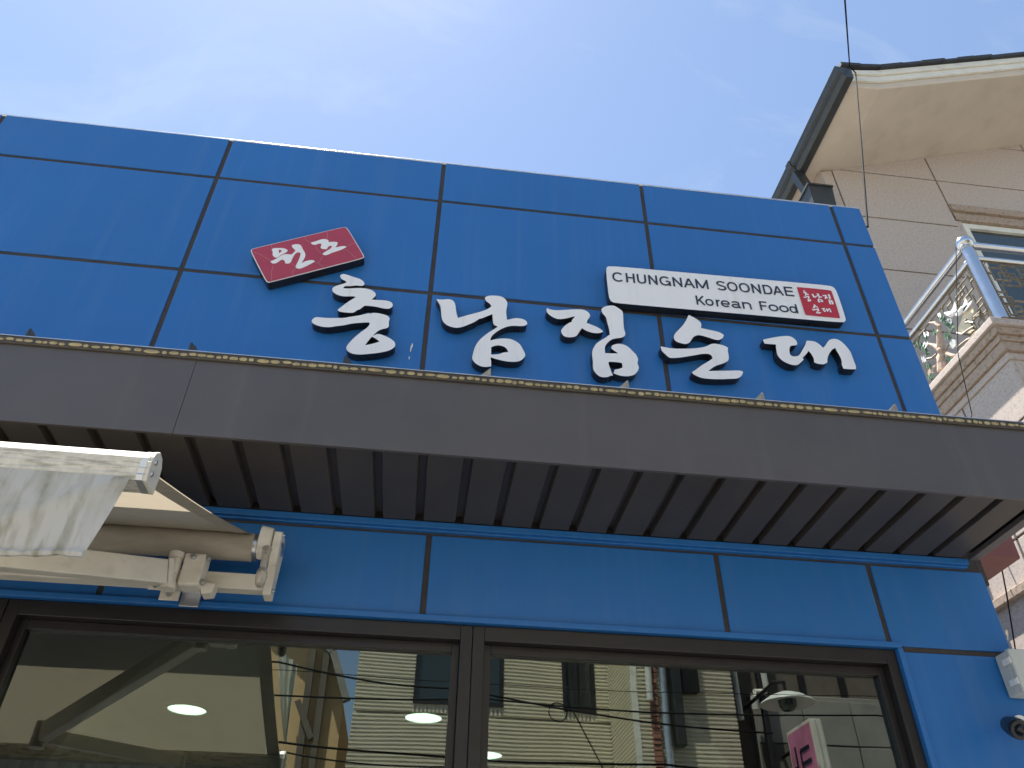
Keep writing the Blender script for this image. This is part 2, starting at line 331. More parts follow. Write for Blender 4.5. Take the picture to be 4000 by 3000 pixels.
for a, b in zip(xs, xs[1:]):
    x0 = a+RW; x1 = b
    if x0 > CX1-0.055: break
    x1 = min(x1, CX1-0.052); z = CZ0+random.uniform(-.0008, .0008)
    q = MB(); Y0, Y1 = CF+0.016, LY-0.031
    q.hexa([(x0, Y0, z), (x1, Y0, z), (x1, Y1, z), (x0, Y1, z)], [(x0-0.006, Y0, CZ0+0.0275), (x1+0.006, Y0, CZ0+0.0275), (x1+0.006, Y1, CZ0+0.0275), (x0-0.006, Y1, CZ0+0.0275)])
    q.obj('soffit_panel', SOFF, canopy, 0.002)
# roof sheet of the canopy: bare metal edge painting in the sunlit rim, hem and folded standing seams
MB().box((-5.2, CF-0.012, CZ1), (CX1+0.006, LY-0.085, CZ1+0.0035)).obj('roof_sheet', BARE, canopy)
MB().box((-5.2, CF-0.010, CZ1-0.034), (CX1+0.004, CF-0.001, CZ1-0.001)).obj('drip_hem', HEM, canopy, 0.003)
cm = MB(); x = -5.19
while x < CX1-0.01:
    w = random.uniform(0.016, 0.036) if random.random() > .15 else random.uniform(.036, .07)
    cm.sphere((x+w/2, CF-0.0105, CZ1-0.0165+random.uniform(-.003, .002)), 1.0, 10, (w/2, 0.0024, random.uniform(0.006, 0.0092))); x += w+random.uniform(-.001, 0.009)
tag(cm.obj('hem_crimps', CRIMP, canopy, smooth=True), kind='stuff')
for xsm in (-2.13, -1.544, -0.958, -0.381, 0.18, 0.73, 1.287, 1.852):
    t_ = MB(); zt = CZ1+0.0036; y0 = CF-0.006
    t_.hexa([(xsm-0.004, y0, zt), (xsm-0.003, y0, zt+0.040), (xsm+0.004, y0, zt+0.043), (xsm+0.006, y0, zt)],
            [(xsm-0.004, y0+0.09, zt), (xsm-0.003, y0+0.06, zt+0.042), (xsm+0.004, y0+0.06, zt+0.044), (xsm+0.006, y0+0.09, zt)])
    if xsm > 0: t_.hexa([(xsm-0.040, y0+0.004, zt), (xsm-0.0042, y0+0.001, zt+0.038), (xsm-0.0042, y0+0.001, zt)], [(xsm-0.040, y0+0.008, zt), (xsm-0.0042, y0+0.005, zt+0.038), (xsm-0.0042, y0+0.005, zt)])
    else: t_.hexa([(xsm+0.0062, y0+0.001, zt), (xsm+0.0062, y0+0.001, zt+0.036), (xsm+0.020, y0+0.004, zt+0.028), (xsm+0.036, y0+0.006, zt)], [(xsm+0.0062, y0+0.005, zt), (xsm+0.0062, y0+0.005, zt+0.036), (xsm+0.020, y0+0.008, zt+0.028), (xsm+0.036, y0+0.010, zt)])
    t_.obj('roof_seam', GUTT if xsm < 0 else CONC, canopy)  # right seams pale for their lit flanks, left ones dark: light put into colour

# ------------------------------------------------------------------ sign letters, traced from the photograph, set on the sign wall
FACE = UY-0.052
c1 = crop(900, 820, 2.514); c2 = crop(1650, 1050, 2.4578); c3 = crop(2300, 980, 2.011)
def smooth_poly(p, it=1):
    for _ in range(it):
        o = []; n = len(p)
        for i in range(n):
            a, b = p[i], p[(i+1) % n]; pr = p[i-1]
            d1 = Vector((a[0]-pr[0], a[1]-pr[1])); d2 = Vector((b[0]-a[0], b[1]-a[1]))
            if d1.length > 1e-9 and d2.length > 1e-9 and d1.angle(d2) > 1.05: o.append(a)
            else:
                o.append((a[0]*.75+pr[0]*.125+b[0]*.125, a[1]*.75+pr[1]*.125+b[1]*.125))
            o.append(((a[0]+b[0])/2, (a[1]+b[1])/2))
        p = o
    return p
def flat(fn, pts, Y=FACE):
    r = []
    for x, y in smooth_poly(pts):
        q = onY(*fn(x, y), Y); r.append((q.x, q.z))
    return r
CHU = [(c1, [(1078,645),(1095,630),(1120,628),(1160,642),(1220,662),(1270,675),(1305,698),(1318,720),(1315,738),(1290,748),(1250,742),(1215,743),(1180,750),(1135,746),(1112,755),(1110,768),(1150,772),(1220,768),(1280,766),(1340,772),(1395,788),(1425,815),(1430,840),(1410,862),(1385,880),(1430,884),(1500,885),(1560,895),(1590,912),(1597,940),(1580,962),(1550,972),(1500,968),(1440,952),(1390,945),(1320,938),(1300,952),(1270,978),(1245,982),(1225,1000),(1200,1012),(1140,1008),(1065,1000),(1052,980),(1095,948),(1150,905),(1190,882),(1232,855),(1210,848),(1170,848),(1110,850),(1060,838),(1020,818),(998,795),(1000,770),(1020,752),(1060,738),(1110,725),(1140,712),(1135,700),(1110,688),(1085,678)], []),
 (c1, [(798,1078),(835,1050),(880,1055),(955,1062),(1010,1060),(1090,1062),(1135,1058),(1165,1050),(1250,1040),(1340,1018),(1360,1012),(1375,1020),(1390,1010),(1450,1012),(1520,1030),(1555,1045),(1567,1070),(1555,1095),(1558,1130),(1552,1155),(1520,1165),(1480,1172),(1440,1195),(1415,1220),(1400,1235),(1430,1225),(1440,1215),(1490,1225),(1560,1255),(1610,1290),(1619,1315),(1617,1345),(1580,1370),(1545,1385),(1470,1402),(1380,1412),(1300,1420),(1220,1418),(1180,1405),(1145,1385),(1135,1350),(1150,1325),(1180,1290),(1220,1250),(1260,1215),(1310,1180),(1350,1150),(1368,1125),(1365,1105),(1320,1105),(1255,1110),(1190,1115),(1130,1130),(1060,1140),(1025,1142),(1000,1150),(920,1152),(870,1140),(825,1125),(798,1105)],
  [[(1388,1245),(1420,1258),(1465,1292),(1420,1308),(1380,1318),(1325,1328),(1345,1295)]])]
NAM = [(c2, [(133,292),(160,294),(205,296),(240,289),(280,295),(305,315),(318,350),(322,400),(330,440),(342,472),(380,460),(450,440),(530,420),(590,402),(640,380),(662,360),(650,335),(620,318),(600,295),(602,272),(635,257),(690,256),(740,260),(780,275),(805,300),(818,330),(812,365),(803,400),(806,440),(812,490),(850,482),(900,470),(950,478),(985,490),(1005,510),(1008,530),(990,545),(950,552),(880,545),(820,552),(760,575),(710,605),(670,640),(655,665),(652,688),(700,675),(760,667),(830,670),(880,685),(920,710),(945,735),(965,775),(985,810),(990,835),(970,860),(940,885),(900,893),(840,893),(780,885),(720,870),(670,855),(656,848),(655,870),(662,895),(658,940),(640,938),(625,942),(590,942),(555,935),(520,915),(490,890),(475,860),(485,820),(497,770),(510,740),(540,690),(580,655),(630,615),(680,585),(724,555),(700,545),(680,535),(675,480),(672,435),(620,455),(575,475),(540,480),(520,500),(480,520),(430,540),(380,560),(330,568),(280,560),(230,540),(195,505),(182,465),(180,400),(172,350),(150,320)],
  [[(660,755),(690,738),(735,733),(780,745),(810,765),(825,800),(770,803),(745,818),(700,822),(660,824)]])]
JIP = [(c2, [(1195,376),(1230,392),(1290,398),(1360,395),(1430,390),(1500,388),(1550,392),(1590,412),(1612,440),(1608,465),(1585,490),(1578,518),(1620,535),(1670,555),(1715,580),(1737,602),(1715,615),(1670,620),(1620,612),(1580,598),(1550,582),(1533,570),(1515,590),(1495,625),(1475,650),(1430,658),(1390,657),(1350,645),(1328,600),(1340,575),(1370,545),(1410,515),(1435,510),(1432,495),(1468,458),(1440,460),(1390,475),(1320,485),(1280,478),(1240,458),(1205,430),(1188,405)], []),
 (c2, [(1718,385),(1740,365),(1790,352),(1840,352),(1870,370),(1900,390),(1925,410),(1928,460),(1930,530),(1935,580),(1953,628),(1938,650),(1910,662),(1860,668),(1820,675),(1785,700),(1760,730),(1748,760),(1755,810),(1800,812),(1880,812),(1850,790),(1815,770),(1812,750),(1830,730),(1870,718),(1920,722),(1965,740),(2000,770),(2035,808),(2050,820),(2065,850),(2073,875),(2060,905),(2080,940),(2075,970),(2050,1005),(2030,1020),(1980,1033),(1920,1030),(1870,1018),(1832,1000),(1845,985),(1845,970),(1890,960),(1920,950),(1922,930),(1915,905),(1880,897),(1820,893),(1790,892),(1785,910),(1800,950),(1818,1000),(1830,1025),(1800,1025),(1790,1038),(1740,1043),(1700,1035),(1660,1000),(1635,960),(1640,900),(1628,830),(1632,780),(1648,750),(1665,720),(1700,695),(1760,660),(1800,630),(1795,590),(1785,550),(1770,500),(1765,465),(1740,440),(1720,415)], [])]
SUNL = [(c3, [(785,503),(830,525),(870,550),(886,575),(880,605),(920,615),(970,625),(1030,638),(1060,660),(1055,685),(1020,703),(980,695),(940,680),(890,665),(850,660),(820,675),(805,700),(790,725),(755,733),(720,725),(680,710),(665,685),(672,655),(700,625),(740,585),(765,545)], []),
 (c3, [(565,750),(600,757),(660,768),(720,768),(800,768),(870,762),(920,752),(950,735),(980,727),(1020,733),(1070,745),(1095,762),(1090,785),(1097,810),(1102,850),(1088,870),(1040,890),(1000,900),(960,925),(940,945),(980,942),(1060,942),(1130,940),(1190,938),(1212,950),(1205,975),(1180,1000),(1140,1005),(1100,1005),(1060,1008),(1000,1008),(940,1005),(890,1000),(850,985),(815,965),(810,952),(840,935),(870,910),(910,885),(945,865),(972,845),(965,820),(940,808),(890,808),(840,818),(780,828),(720,838),(660,842),(630,840),(600,810),(570,785)], [])]
DAE = [(c3, [(1367,698),(1400,690),(1460,678),(1530,668),(1580,668),(1610,685),(1635,710),(1637,735),(1620,745),(1590,742),(1578,755),(1575,790),(1580,815),(1600,830),(1640,828),(1660,815),(1685,765),(1700,740),(1712,705),(1760,708),(1790,718),(1820,740),(1840,762),(1862,740),(1885,700),(1915,690),(1950,692),(1975,705),(2010,735),(2040,770),(2060,800),(2080,860),(2100,905),(2098,930),(2050,930),(2000,925),(1985,890),(1990,875),(1975,830),(1950,790),(1935,762),(1910,775),(1885,810),(1872,850),(1875,875),(1845,895),(1790,885),(1770,875),(1770,850),(1750,810),(1725,785),(1715,805),(1680,838),(1688,855),(1655,885),(1640,898),(1600,898),(1550,880),(1510,855),(1480,820),(1475,790),(1470,755),(1470,735),(1420,732),(1380,728)], [])]
def area(p): return sum(p[i][0]*p[(i+1) % len(p)][1]-p[(i+1) % len(p)][0]*p[i][1] for i in range(len(p)))/2
def inset(p, d):
    if area(p) < 0: d = -d
    o = []; n = len(p)
    for i in range(n):
        a = Vector(p[i-1]); b = Vector(p[i]); c = Vector(p[(i+1) % n])
        e1 = (b-a); e2 = (c-b)
        if e1.length < 1e-9 or e2.length < 1e-9: o.append(p[i]); continue
        n1 = Vector((-e1.y, e1.x)).normalized(); n2 = Vector((-e2.y, e2.x)).normalized(); m = n1+n2
        if m.length < 0.3: m = n1
        m = m.normalized(); o.append((b.x+m.x*d, b.y+m.y*d))
    return o
def plate(outl, holes, front, back, parent, face_mat, side_mat, face_name='face', side_name='return'):
    """front sheet and the dark side wall of a fabricated letter or sign plate"""
    f = MB(); f.poly([(x, front, z) for x, z in outl], [[(x, front, z) for x, z in h] for h in holes]); fo = f.obj(face_name, face_mat, parent, recalc=False)
    me = fo.data
    for p in me.polygons:
        if p.normal.y > 0: p.flip()
    s = MB()
    for lp in [outl]+holes:
        lp = lp+[lp[0]]
        s.sheet([[(x, front+0.0006, z) for x, z in lp], [(x, back, z) for x, z in lp]])
    s.obj(side_name, side_mat, parent)
    return fo
def letter(strokes, label):
    t = thing('sign_letter', label, 'sign letter')
    for fn, o, hs in strokes: plate(flat(fn, o), [flat(fn, h) for h in hs], FACE, UY-0.006, t, WHITE, BLACK)
    for fn, o, hs in strokes:
        pts = flat(fn, o); k = len(pts)
        for q in (k//6, k//2, 5*k//6):
            a = Vector(inset(pts, 0.012)[q]); MB().tube([(a.x, FACE+0.02, a.y), (a.x, UY+0.004, a.y)], 0.004, 8).obj('mounting_stud', BARE, t)
    return t
letter(CHU, 'white brush-style letter 충, directly under the red plate')
letter(NAM, 'white brush-style letter 남, second of the five large letters')
letter(JIP, 'white brush-style letter 집, its top under the corner of the white plate')
letter(SUNL, 'white brush-style letter 순, under the middle of the white plate')
letter(DAE, 'white brush-style letter 대, last of the large letters, smallest in height')

# red plate
rp_ = thing('red_sign_plate', 'tilted red plate with two white brush letters and a cracked film', 'sign')
outl = flat(c1, [(197,408),(203,388),(235,376),(500,313),(800,241),(1105,168),(1132,168),(1155,186),(1235,318),(1310,445),(1316,464),(1303,479),(1000,556),(700,634),(392,714),(366,715),(345,698),(270,552)])
plate(outl, [], FACE, UY-0.004, rp_, WHITE, BLACK, 'rim_face', 'return')
f_ = MB(); f_.poly([(x, FACE-0.0022, z) for x, z in inset(outl, 0.0045)]); f_.obj('red_film', REDF, rp_)
def decal(fn, pts, m, parent, name, lift=0.0034, holes=()):
    d = MB(); d.poly([(x, FACE-lift, z) for x, z in flat(fn, pts)], [[(x, FACE-lift, z) for x, z in flat(fn, h)] for h in holes]); return d.obj(name, m, parent)
decal(c1, [(405,395),(425,378),(470,380),(520,378),(555,392),(565,405),(550,422),(520,437),(490,450),(470,470),(445,475),(422,462),(412,440),(420,420)], WHITE, rp_, 'lettering', holes=[[(475,395),(505,402),(500,418),(478,430)]])
decal(c1, [(395,508),(420,500),(450,485),(480,465),(510,445),(545,438),(580,440),(600,445),(615,430),(640,405),(625,388),(605,370),(605,350),(640,340),(680,342),(700,360),(712,395),(735,425),(738,455),(725,485),(705,515),(700,528),(730,510),(780,497),(820,498),(830,512),(790,535),(740,560),(700,578),(670,585),(645,575),(638,560),(655,530),(675,490),(685,460),(690,430),(670,418),(640,430),(620,460),(605,490),(595,520),(570,535),(540,530),(535,505),(515,490),(490,500),(460,525),(425,535),(400,525)], WHITE, rp_, 'lettering')
decal(c1, [(790,325),(820,318),(860,305),(900,290),(945,292),(965,305),(962,320),(1000,318),(1045,318),(1055,330),(1045,355),(1030,375),(1080,362),(1130,358),(1140,370),(1100,392),(1050,410),(1000,425),(960,445),(925,452),(905,440),(915,425),(950,405),(985,385),(1000,362),(985,355),(960,365),(948,390),(900,390),(885,375),(895,350),(890,335),(865,335),(840,350),(800,345)], WHITE, rp_, 'lettering')
for ln in ([(235,415),(300,440),(360,478),(395,500)], [(420,545),(405,600),(402,660),(405,700)], [(640,575),(615,600),(610,650)], [(725,262),(750,300),(790,325)], [(945,205),(955,250),(945,295)], [(1140,360),(1180,338),(1228,325)], [(1130,385),(1180,420),(1215,460),(1235,482)], [(905,455),(880,500),(860,522),(830,515)], [(860,522),(900,550),(915,570)], [(835,355),(850,390),(895,430)], [(600,525),(630,550)], [(400,345),(415,380)]):
    pts = [onY(*c1(*p), FACE-0.003) for p in ln]; ck = MB()
    for a, b in zip(pts, pts[1:]):
        n_ = Vector((-(b-a).z, 0, (b-a).x)).normalized()*0.0011
        ck.bm.faces.new([ck.bm.verts.new(q) for q in (a-n_, b-n_, b+n_, a+n_)])
    ck.obj('film_crack', CRACK, rp_)

# white plate
wp = thing('white_sign_plate', 'long white plate reading CHUNGNAM SOONDAE Korean Food with a red stamp', 'sign')
outl = flat(c3, [(135,148),(142,126),(165,117),(500,147),(1000,192),(1500,237),(1880,271),(1915,280),(1942,302),(1980,412),(2016,525),(2019,545),(2008,558),(1985,563),(1500,521),(1000,478),(500,435),(215,410),(182,402),(160,380),(146,270)])
plate(outl, [], FACE, UY-0.004, wp, WHITE, BLACK, 'face', 'return')

def arc(cx, cy, rx, ry, a0, a1, n=14):
    return [(cx+rx*math.copysign(abs(math.cos(t))**0.9, math.cos(t)), cy+ry*math.copysign(abs(math.sin(t))**0.9, math.sin(t))) for t in [math.radians(a0+(a1-a0)*k/n) for k in range(n+1)]]
E_ = 0.074
def glyph(ch, W):
    e = E_; xh = 0.745
    if ch == 'C': return [arc(W/2, .5, W/2-e, .5-e, 42, 318, 22)]
    if ch == 'H': return [[(e, 0), (e, 1)], [(W-e, 0), (W-e, 1)], [(2*e, .53), (W-2*e, .53)]]
    if ch == 'U': return [[(e, 1)]+arc(W/2, .40, W/2-e, .40-e, 180, 360, 16)+[(W-e, 1)]]
    if ch == 'N': return [[(e, 0), (e, 1)], [(W-e, 0), (W-e, 1)], [(e, 1-e), (W-e, e)]]
    if ch == 'G': return [arc(W/2, .5, W/2-e, .5-e, 42, 335, 22), [(W-e, 0), (W-e, .49)], [(W*.56, .49-e*.2), (W-2*e, .49-e*.2)]]
    if ch == 'A': return [[(e*.7, 0), (W/2, 1-e*.4)], [(W/2, 1-e*.4), (W-e*.7, 0)], [(W*.23, .33), (W*.77, .33)]]
    if ch == 'M': return [[(e, 0), (e, 1)], [(W-e, 0), (W-e, 1)], [(e, 1-e), (W/2, e*.8)], [(W/2, e*.8), (W-e, 1-e)]]
    if ch == 'S': return [arc(W/2, .735, W/2-e*1.15, .265-e, 22, 240, 14)+[(W/2, .505)]+arc(W/2, .275, W/2-e, .275-e, 60, -158, 14)]
    if ch == 'O': return [arc(W/2, .5, W/2-e, .5-e, 0, 360, 28)]
    if ch == 'D': return [[(e, 0), (e, 1)], [(2*e, 1-e), (W*.5, 1-e)]+arc(W*.5, .5, W*.5-e, .5-e, 90, -90, 16)+[(2*e, e)]]
    if ch == 'E': return [[(e, 0), (e, 1)], [(2*e, 1-e), (W, 1-e)], [(2*e, .52), (W*.94, .52)], [(2*e, e), (W, e)]]
    if ch == 'F': return [[(e, 0), (e, 1)], [(2*e, 1-e), (W, 1-e)], [(2*e, .50), (W*.9, .50)]]
    if ch == 'K': return [[(e, 0), (e, 1)], [(e, .34), (W-e, 1)], [(W*.36, .58), (W-e*.6, 0)]]
    if ch == 'o': return [arc(W/2, xh/2, W/2-e, xh/2-e, 0, 360, 24)]
    if ch == 'r': return [[(e, 0), (e, xh)], [(e, xh*.55)]+arc(W, xh*.45, W-e, xh*.55-e, 175, 92, 8)]
    if ch == 'e': return [arc(W/2, xh/2, W/2-e, xh/2-e, 0, 318, 20), [(2*e, xh/2-e*.3), (W-e*.6, xh/2-e*.3)]]
    if ch == 'a': return [arc(W*.46, xh*.70, W*.46-e, xh*.30-e, 160, 20, 10)+[(W-2*e, xh*.5), (W-2*e, e*1.2), (W, e)], arc(W*.42, xh*.30, W*.42-e, xh*.30-e, 40, 330, 14)]
    if ch == 'n': return [[(e, 0), (e, xh)], [(e, xh*.5)]+arc(W/2, xh*.58, W/2-e, xh*.42-e, 180, 0, 12)+[(W-e, 0)]]
    if ch == 'd': return [arc(W*.47, xh/2, W*.47-e, xh/2-e, 0, 360, 22), [(W-e, 0), (W-e, 1)]]
def text_on(txt, spans, bl, br, capref, parent):
    """sans-serif lettering set between measured letter edges on the plate"""
    A = onY(*c3(*bl), FACE); B = onY(*c3(*br), FACE); cap = onY(*c3(*capref), FACE).z-A.z
    X = lambda px: A.x+(B.x-A.x)*(px-bl[0])/(br[0]-bl[0])
    Zb = lambda x: A.z+(B.z-A.z)*(x-A.x)/(B.x-A.x)
    for ch, (p0, p1) in zip(txt.replace(' ', ''), spans):
        x0, x1 = X(p0), X(p1); W_ = (x1-x0)/cap; q = MB()
        for k, ln in enumerate(glyph(ch, W_)):
            n = len(ln); L_, R_ = [], []; y = FACE-0.0020-0.00025*k
            closed = n > 4 and abs(ln[0][0]-ln[-1][0])+abs(ln[0][1]-ln[-1][1]) < 1e-4
            for i2 in range(n):
                a_ = Vector(ln[i2-1 if i2 else (n-2 if closed else 0)]); b_ = Vector(ln[i2]); d2 = Vector(ln[i2+1 if i2 < n-1 else (1 if closed else n-1)])
                t1 = (b_-a_); t2 = (d2-b_); t1 = t1.normalized() if t1.length > 1e-6 else t2.normalized(); t2 = t2.normalized() if t2.length > 1e-6 else t1
                m = (t1+t2).normalized(); nn = Vector((-m.y, m.x))*E_/max(.5, m.dot(t1)); L_.append(b_+nn); R_.append(b_-nn)
            P3 = lambda v: (x0+v.x*cap, y, Zb(x0+v.x*cap)+v.y*cap)
            q.sheet([[P3(v) for v in L_], [P3(v) for v in R_]])
        q.obj('lettering', INK, parent)
text_on('CHUNGNAM SOONDAE', [(187,277),(292,361),(378,450),(467,537),(553,640),(657,730),(742,826),(836,936),(1001,1077),(1085,1169),(1180,1266),(1281,1352),(1372,1446),(1449,1531),(1545,1616)], (187, 240), (1616, 360), (187, 167), wp)
text_on('Korean Food', [(848,915),(918,984),(1003,1036),(1040,1112),(1122,1195),(1209,1280),(1348,1408),(1416,1494),(1500,1576),(1581,1648)], (848, 424), (1648, 493), (846, 353), wp)
decal(c3, [(1633,288),(1640,285),(1900,311),(1907,318),(1974,524),(1970,531),(1706,507),(1698,501)], REDS, wp, 'stamp_film', 0.0022)
def small(strokes, bx0, by0, bx1, by1):
    allp = [q for fn, o, hs in strokes for q in flat(fn, o)]
    a0, a1 = min(p[0] for p in allp), max(p[0] for p in allp); b0, b1 = min(p[1] for p in allp), max(p[1] for p in allp)
    P0 = onY(*c3(bx0, by0), FACE); P1 = onY(*c3(bx1, by1), FACE)
    tr = lambda pts: [(P0.x+(x-a0)/(a1-a0)*(P1.x-P0.x), FACE-0.0036, P1.z+(z-b0)/(b1-b0)*(P0.z-P1.z)) for x, z in pts]
    d = MB()
    for fn, o, hs in strokes: d.poly(tr(flat(fn, o)), [tr(flat(fn, h)) for h in hs])
    d.obj('stamp_lettering', WHITE, wp)
small(CHU, 1668, 310, 1748, 404); small(NAM, 1742, 332, 1846, 414); small(JIP, 1828, 338, 1925, 428); small(SUNL, 1738, 418, 1826, 498); small(DAE, 1822, 448, 1906, 488)
# a few bird droppings and chips on the panels
for fn, pts, Y in ((c1, [(1785,1310),(1792,1312),(1790,1345),(1782,1350),(1772,1390),(1764,1392),(1770,1345)], UY-0.0022), (c1, [(1752,1440),(1762,1438),(1760,1462),(1752,1470)], UY-0.0022),
                   (crop(3600, 1950, 1.58), [(516,812),(528,806),(534,825),(536,868),(530,870),(527,835),(520,838)], LY-0.0022)):
    d = MB(); d.poly([tuple(onY(*fn(x, y), Y)) for x, y in pts]); d.obj('bird_dropping', WHITEP, shop)

# ------------------------------------------------------------------ retractable awning
aw = thing('retractable_awning', 'cream folding-arm awning with weathered front rail and dirty white valance', 'awning')
RY, RZ = 2.80, 2.915; RX = -0.645
AX0 = -4.6
# cloth rolled on the tube
MB().tube([(AX0, RY, RZ), (RX, RY, RZ)], 0.052, 28).obj('cloth_roll', ROLLF, aw, smooth=True)
MB().tube([(RX, RY, RZ), (RX+0.014, RY, RZ)], 0.050, 28).tube([(RX+0.014, RY, RZ), (RX+0.022, RY, RZ)], 0.044, 24).tube([(RX+0.022, RY, RZ), (RX+0.07, RY, RZ)], 0.014, 12).obj('roller_cap', ZINC, aw, smooth=True)
FY, FZ = 1.62, 2.53
fx1 = -0.635
rows = []
N = 24
for i in range(N+1):
    t = i/N; y = RY-0.012+(FY-(RY-0.012))*t; z = RZ+0.050+(FZ+0.012-(RZ+0.050))*t-0.012*math.sin(math.pi*t)
    rows.append([(AX0+(fx1-0.02-0.01*(1-t)-AX0)*u/20, y, z) for u in range(21)])
MB().sheet(rows).obj('awning_cloth', AWN, aw, smooth=True)
# edge hem strip of the cloth, a doubled band along its side
hm = MB(); hm.sheet([[(fx1-0.024-0.01*(1-i/N)-0.055, rows[i][0][1], rows[i][0][2]-0.0025), (fx1-0.021-0.01*(1-i/N), rows[i][0][1], rows[i][0][2]-0.0025)] for i in range(N+1)])
hm.obj('side_hem', ROLLF, aw, smooth=True)
# front rail: rounded extrusion
def rail(x0, x1, grow=0.0):
    prof = [(-0.030, -0.040), (-0.034, -0.028), (-0.032, -0.024), (-0.036, -0.012), (-0.033, -0.009), (-0.036, 0.004), (-0.031, 0.007), (-0.033, 0.016), (-0.024, 0.034), (-0.006, 0.046), (0.016, 0.042), (0.030, 0.026), (0.034, 0.004), (0.030, -0.040)]
    m_ = MB(); m_.hexa([(x0, FY+p[0]*(1+grow), FZ+p[1]*(1+grow)) for p in prof], [(x1, FY+p[0]*(1+grow), FZ+p[1]*(1+grow)) for p in prof]); return m_
rl = rail(AX0, fx1-0.02).obj('front_rail', DIRTY, aw)
rail(fx1-0.0195, fx1-0.004, 0.02).obj('rail_sleeve', BARE, aw)
rail(fx1-0.0035, fx1+0.006, 0.05).obj('rail_end_cap', CREAM, aw, 0.0015)
bo = MB()
for dz in (0.014, -0.016): bo.sphere((fx1+0.0065, FY-0.018, FZ+dz), 0.0075, 12, (0.6, 1, 1))
bo.obj('bolt', ZINC, aw, smooth=True)
# valance hanging from the rail
vr = []
zt, zb = FZ-0.036, 2.306
for j in range(15):
    v_ = j/14; row = []
    for i in range(161):
        u = i/160; xr = -0.664-0.022*v_-0.012*v_*v_; x = AX0+(xr-AX0)*u
        wob = math.sin(x*9.0+1.2*v_)*0.007*v_+math.sin(x*23+2*v_)*0.004*v_+0.018*v_*v_*math.exp(-((x+0.86)/0.13)**2)-0.010*math.exp(-((v_-(0.10+(-0.69-x)*2.9))/0.10)**2)*(1 if -1.0 < x < -0.69 else 0)
        row.append((x, FY-0.034-0.012*v_+wob, zt+(zb-zt)*v_+0.002*math.sin(x*31)*v_))
    vr.append(row)
va = MB().sheet(vr).obj('valance', VAL, aw, smooth=True)
hb = MB(); hb.tube([(x, y-0.002, z-0.002) for x, y, z in vr[-1]], [0.0075+0.0022*math.sin(k*2.1) for k in range(161)], 6); hb.obj('valance_hem', VAL, va, smooth=True)
# torsion bar
TBY, TBZ = 2.80, 2.775
MB().box((AX0, TBY-0.026, TBZ-0.033), (-0.5755, TBY+0.026, TBZ+0.027)).obj('torsion_bar', CREAM, aw, 0.004)
# end bracket carrying the roller
eb = MB()
prof = [(-0.052, 0.048), (-0.030, 0.058), (0.02, 0.055), (0.05, 0.03), (0.05, -0.03), (0.035, -0.075), (0.030, -0.130), (0.032, -0.192), (-0.036, -0.192), (-0.038, -0.13), (-0.034, -0.075), (-0.052, -0.03)]
eb.hexa([(-0.575, RY+a, RZ+b) for a, b in prof], [(-0.545, RY+a, RZ+b) for a, b in prof]); eb.obj('end_bracket', CREAM, aw, 0.004)
MB().tube([(-0.5449, RY, RZ), (-0.540, RY, RZ)], [0.028, 0.022], 20).sphere((-0.541, RY-0.038, RZ+0.04), 0.006, 10).sphere((-0.541, RY-0.02, RZ-0.172), 0.007, 10).obj('bolt', ZINC, aw, smooth=True)
# gear box with crank eye
gb = MB(); gp = [(-0.046, 0.052), (-0.03, 0.066), (-0.004, 0.062), (0.03, 0.04), (0.03, -0.04), (-0.02, -0.062), (-0.05, -0.05), (-0.058, 0.0)]
gb.hexa([(-0.622, RY+a*1.05-0.024, RZ+b*1.05) for a, b in gp], [(-0.578, RY+a-0.012, RZ+b) for a, b in gp]); gb.obj('gear_box', CREAM, aw, 0.006)
h0 = onY(*crop(0, 1700, 1.8433)(1918, 845), 2.71); h1 = onY(*crop(0, 1700, 1.8433)(1866, 1090), 2.66)
hd = (h1-h0)
MB().tube([h0-hd*0.12, h0, h0+hd*0.30, h0+hd*0.48, h0+hd*0.58, h0+hd*0.72, h0+hd*0.92, h0+hd*1.0], [0.018, 0.014, 0.0125, 0.012, 0.018, 0.020, 0.017, 0.009], 14).obj('crank_eye', HANDLE, aw, smooth=True)
# shoulder, arms
SH = Vector((-0.865, 2.735, 2.765)); EL = Vector((-1.67, 2.02, 2.51)); FT = Vector((-1.13, 1.66, 2.50))
sh = MB(); sh.box((-0.855, 2.700, 2.715), (-0.780, 2.772, 2.835)).obj('shoulder_bracket', CREAM, aw, 0.008)
sk_ = MB()
for z0, z1, r in ((2.700, 2.728, 0.026), (2.730, 2.752, 0.022), (2.753, 2.792, 0.023), (2.793, 2.812, 0.022), (2.813, 2.835, 0.026)): sk_.tube([(-0.885, 2.715, z0), (-0.885, 2.715, z1)], r, 18)
sk_.obj('shoulder_hinge', CREAM, aw, smooth=True)
arm_d = (EL-SH).normalized()
MB().bar(SH+arm_d*0.055, EL-arm_d*0.03, 0.05, 0.085).obj('upper_arm', CREAM, aw, 0.005)
MB().bar(SH+arm_d*0.035, SH+arm_d*0.054, 0.056, 0.095).obj('arm_end_collar', CREAM, aw, 0.003)
MB().tube([EL-Vector((0, 0, 0.055)), EL+Vector((0, 0, 0.055))], 0.034, 20).obj('elbow_hinge', CREAM, aw, smooth=True)
fd = (FT-EL).normalized(); MB().bar(EL+fd*0.035, FT, 0.042, 0.06).obj('forearm', CREAM, aw, 0.004)
MB().box((FT.x-0.03, FY+0.031, FT.z-0.03), (FT.x+0.03, FT.y+0.02, FT.z+0.03)).obj('rail_knuckle', CREAM, aw, 0.004)
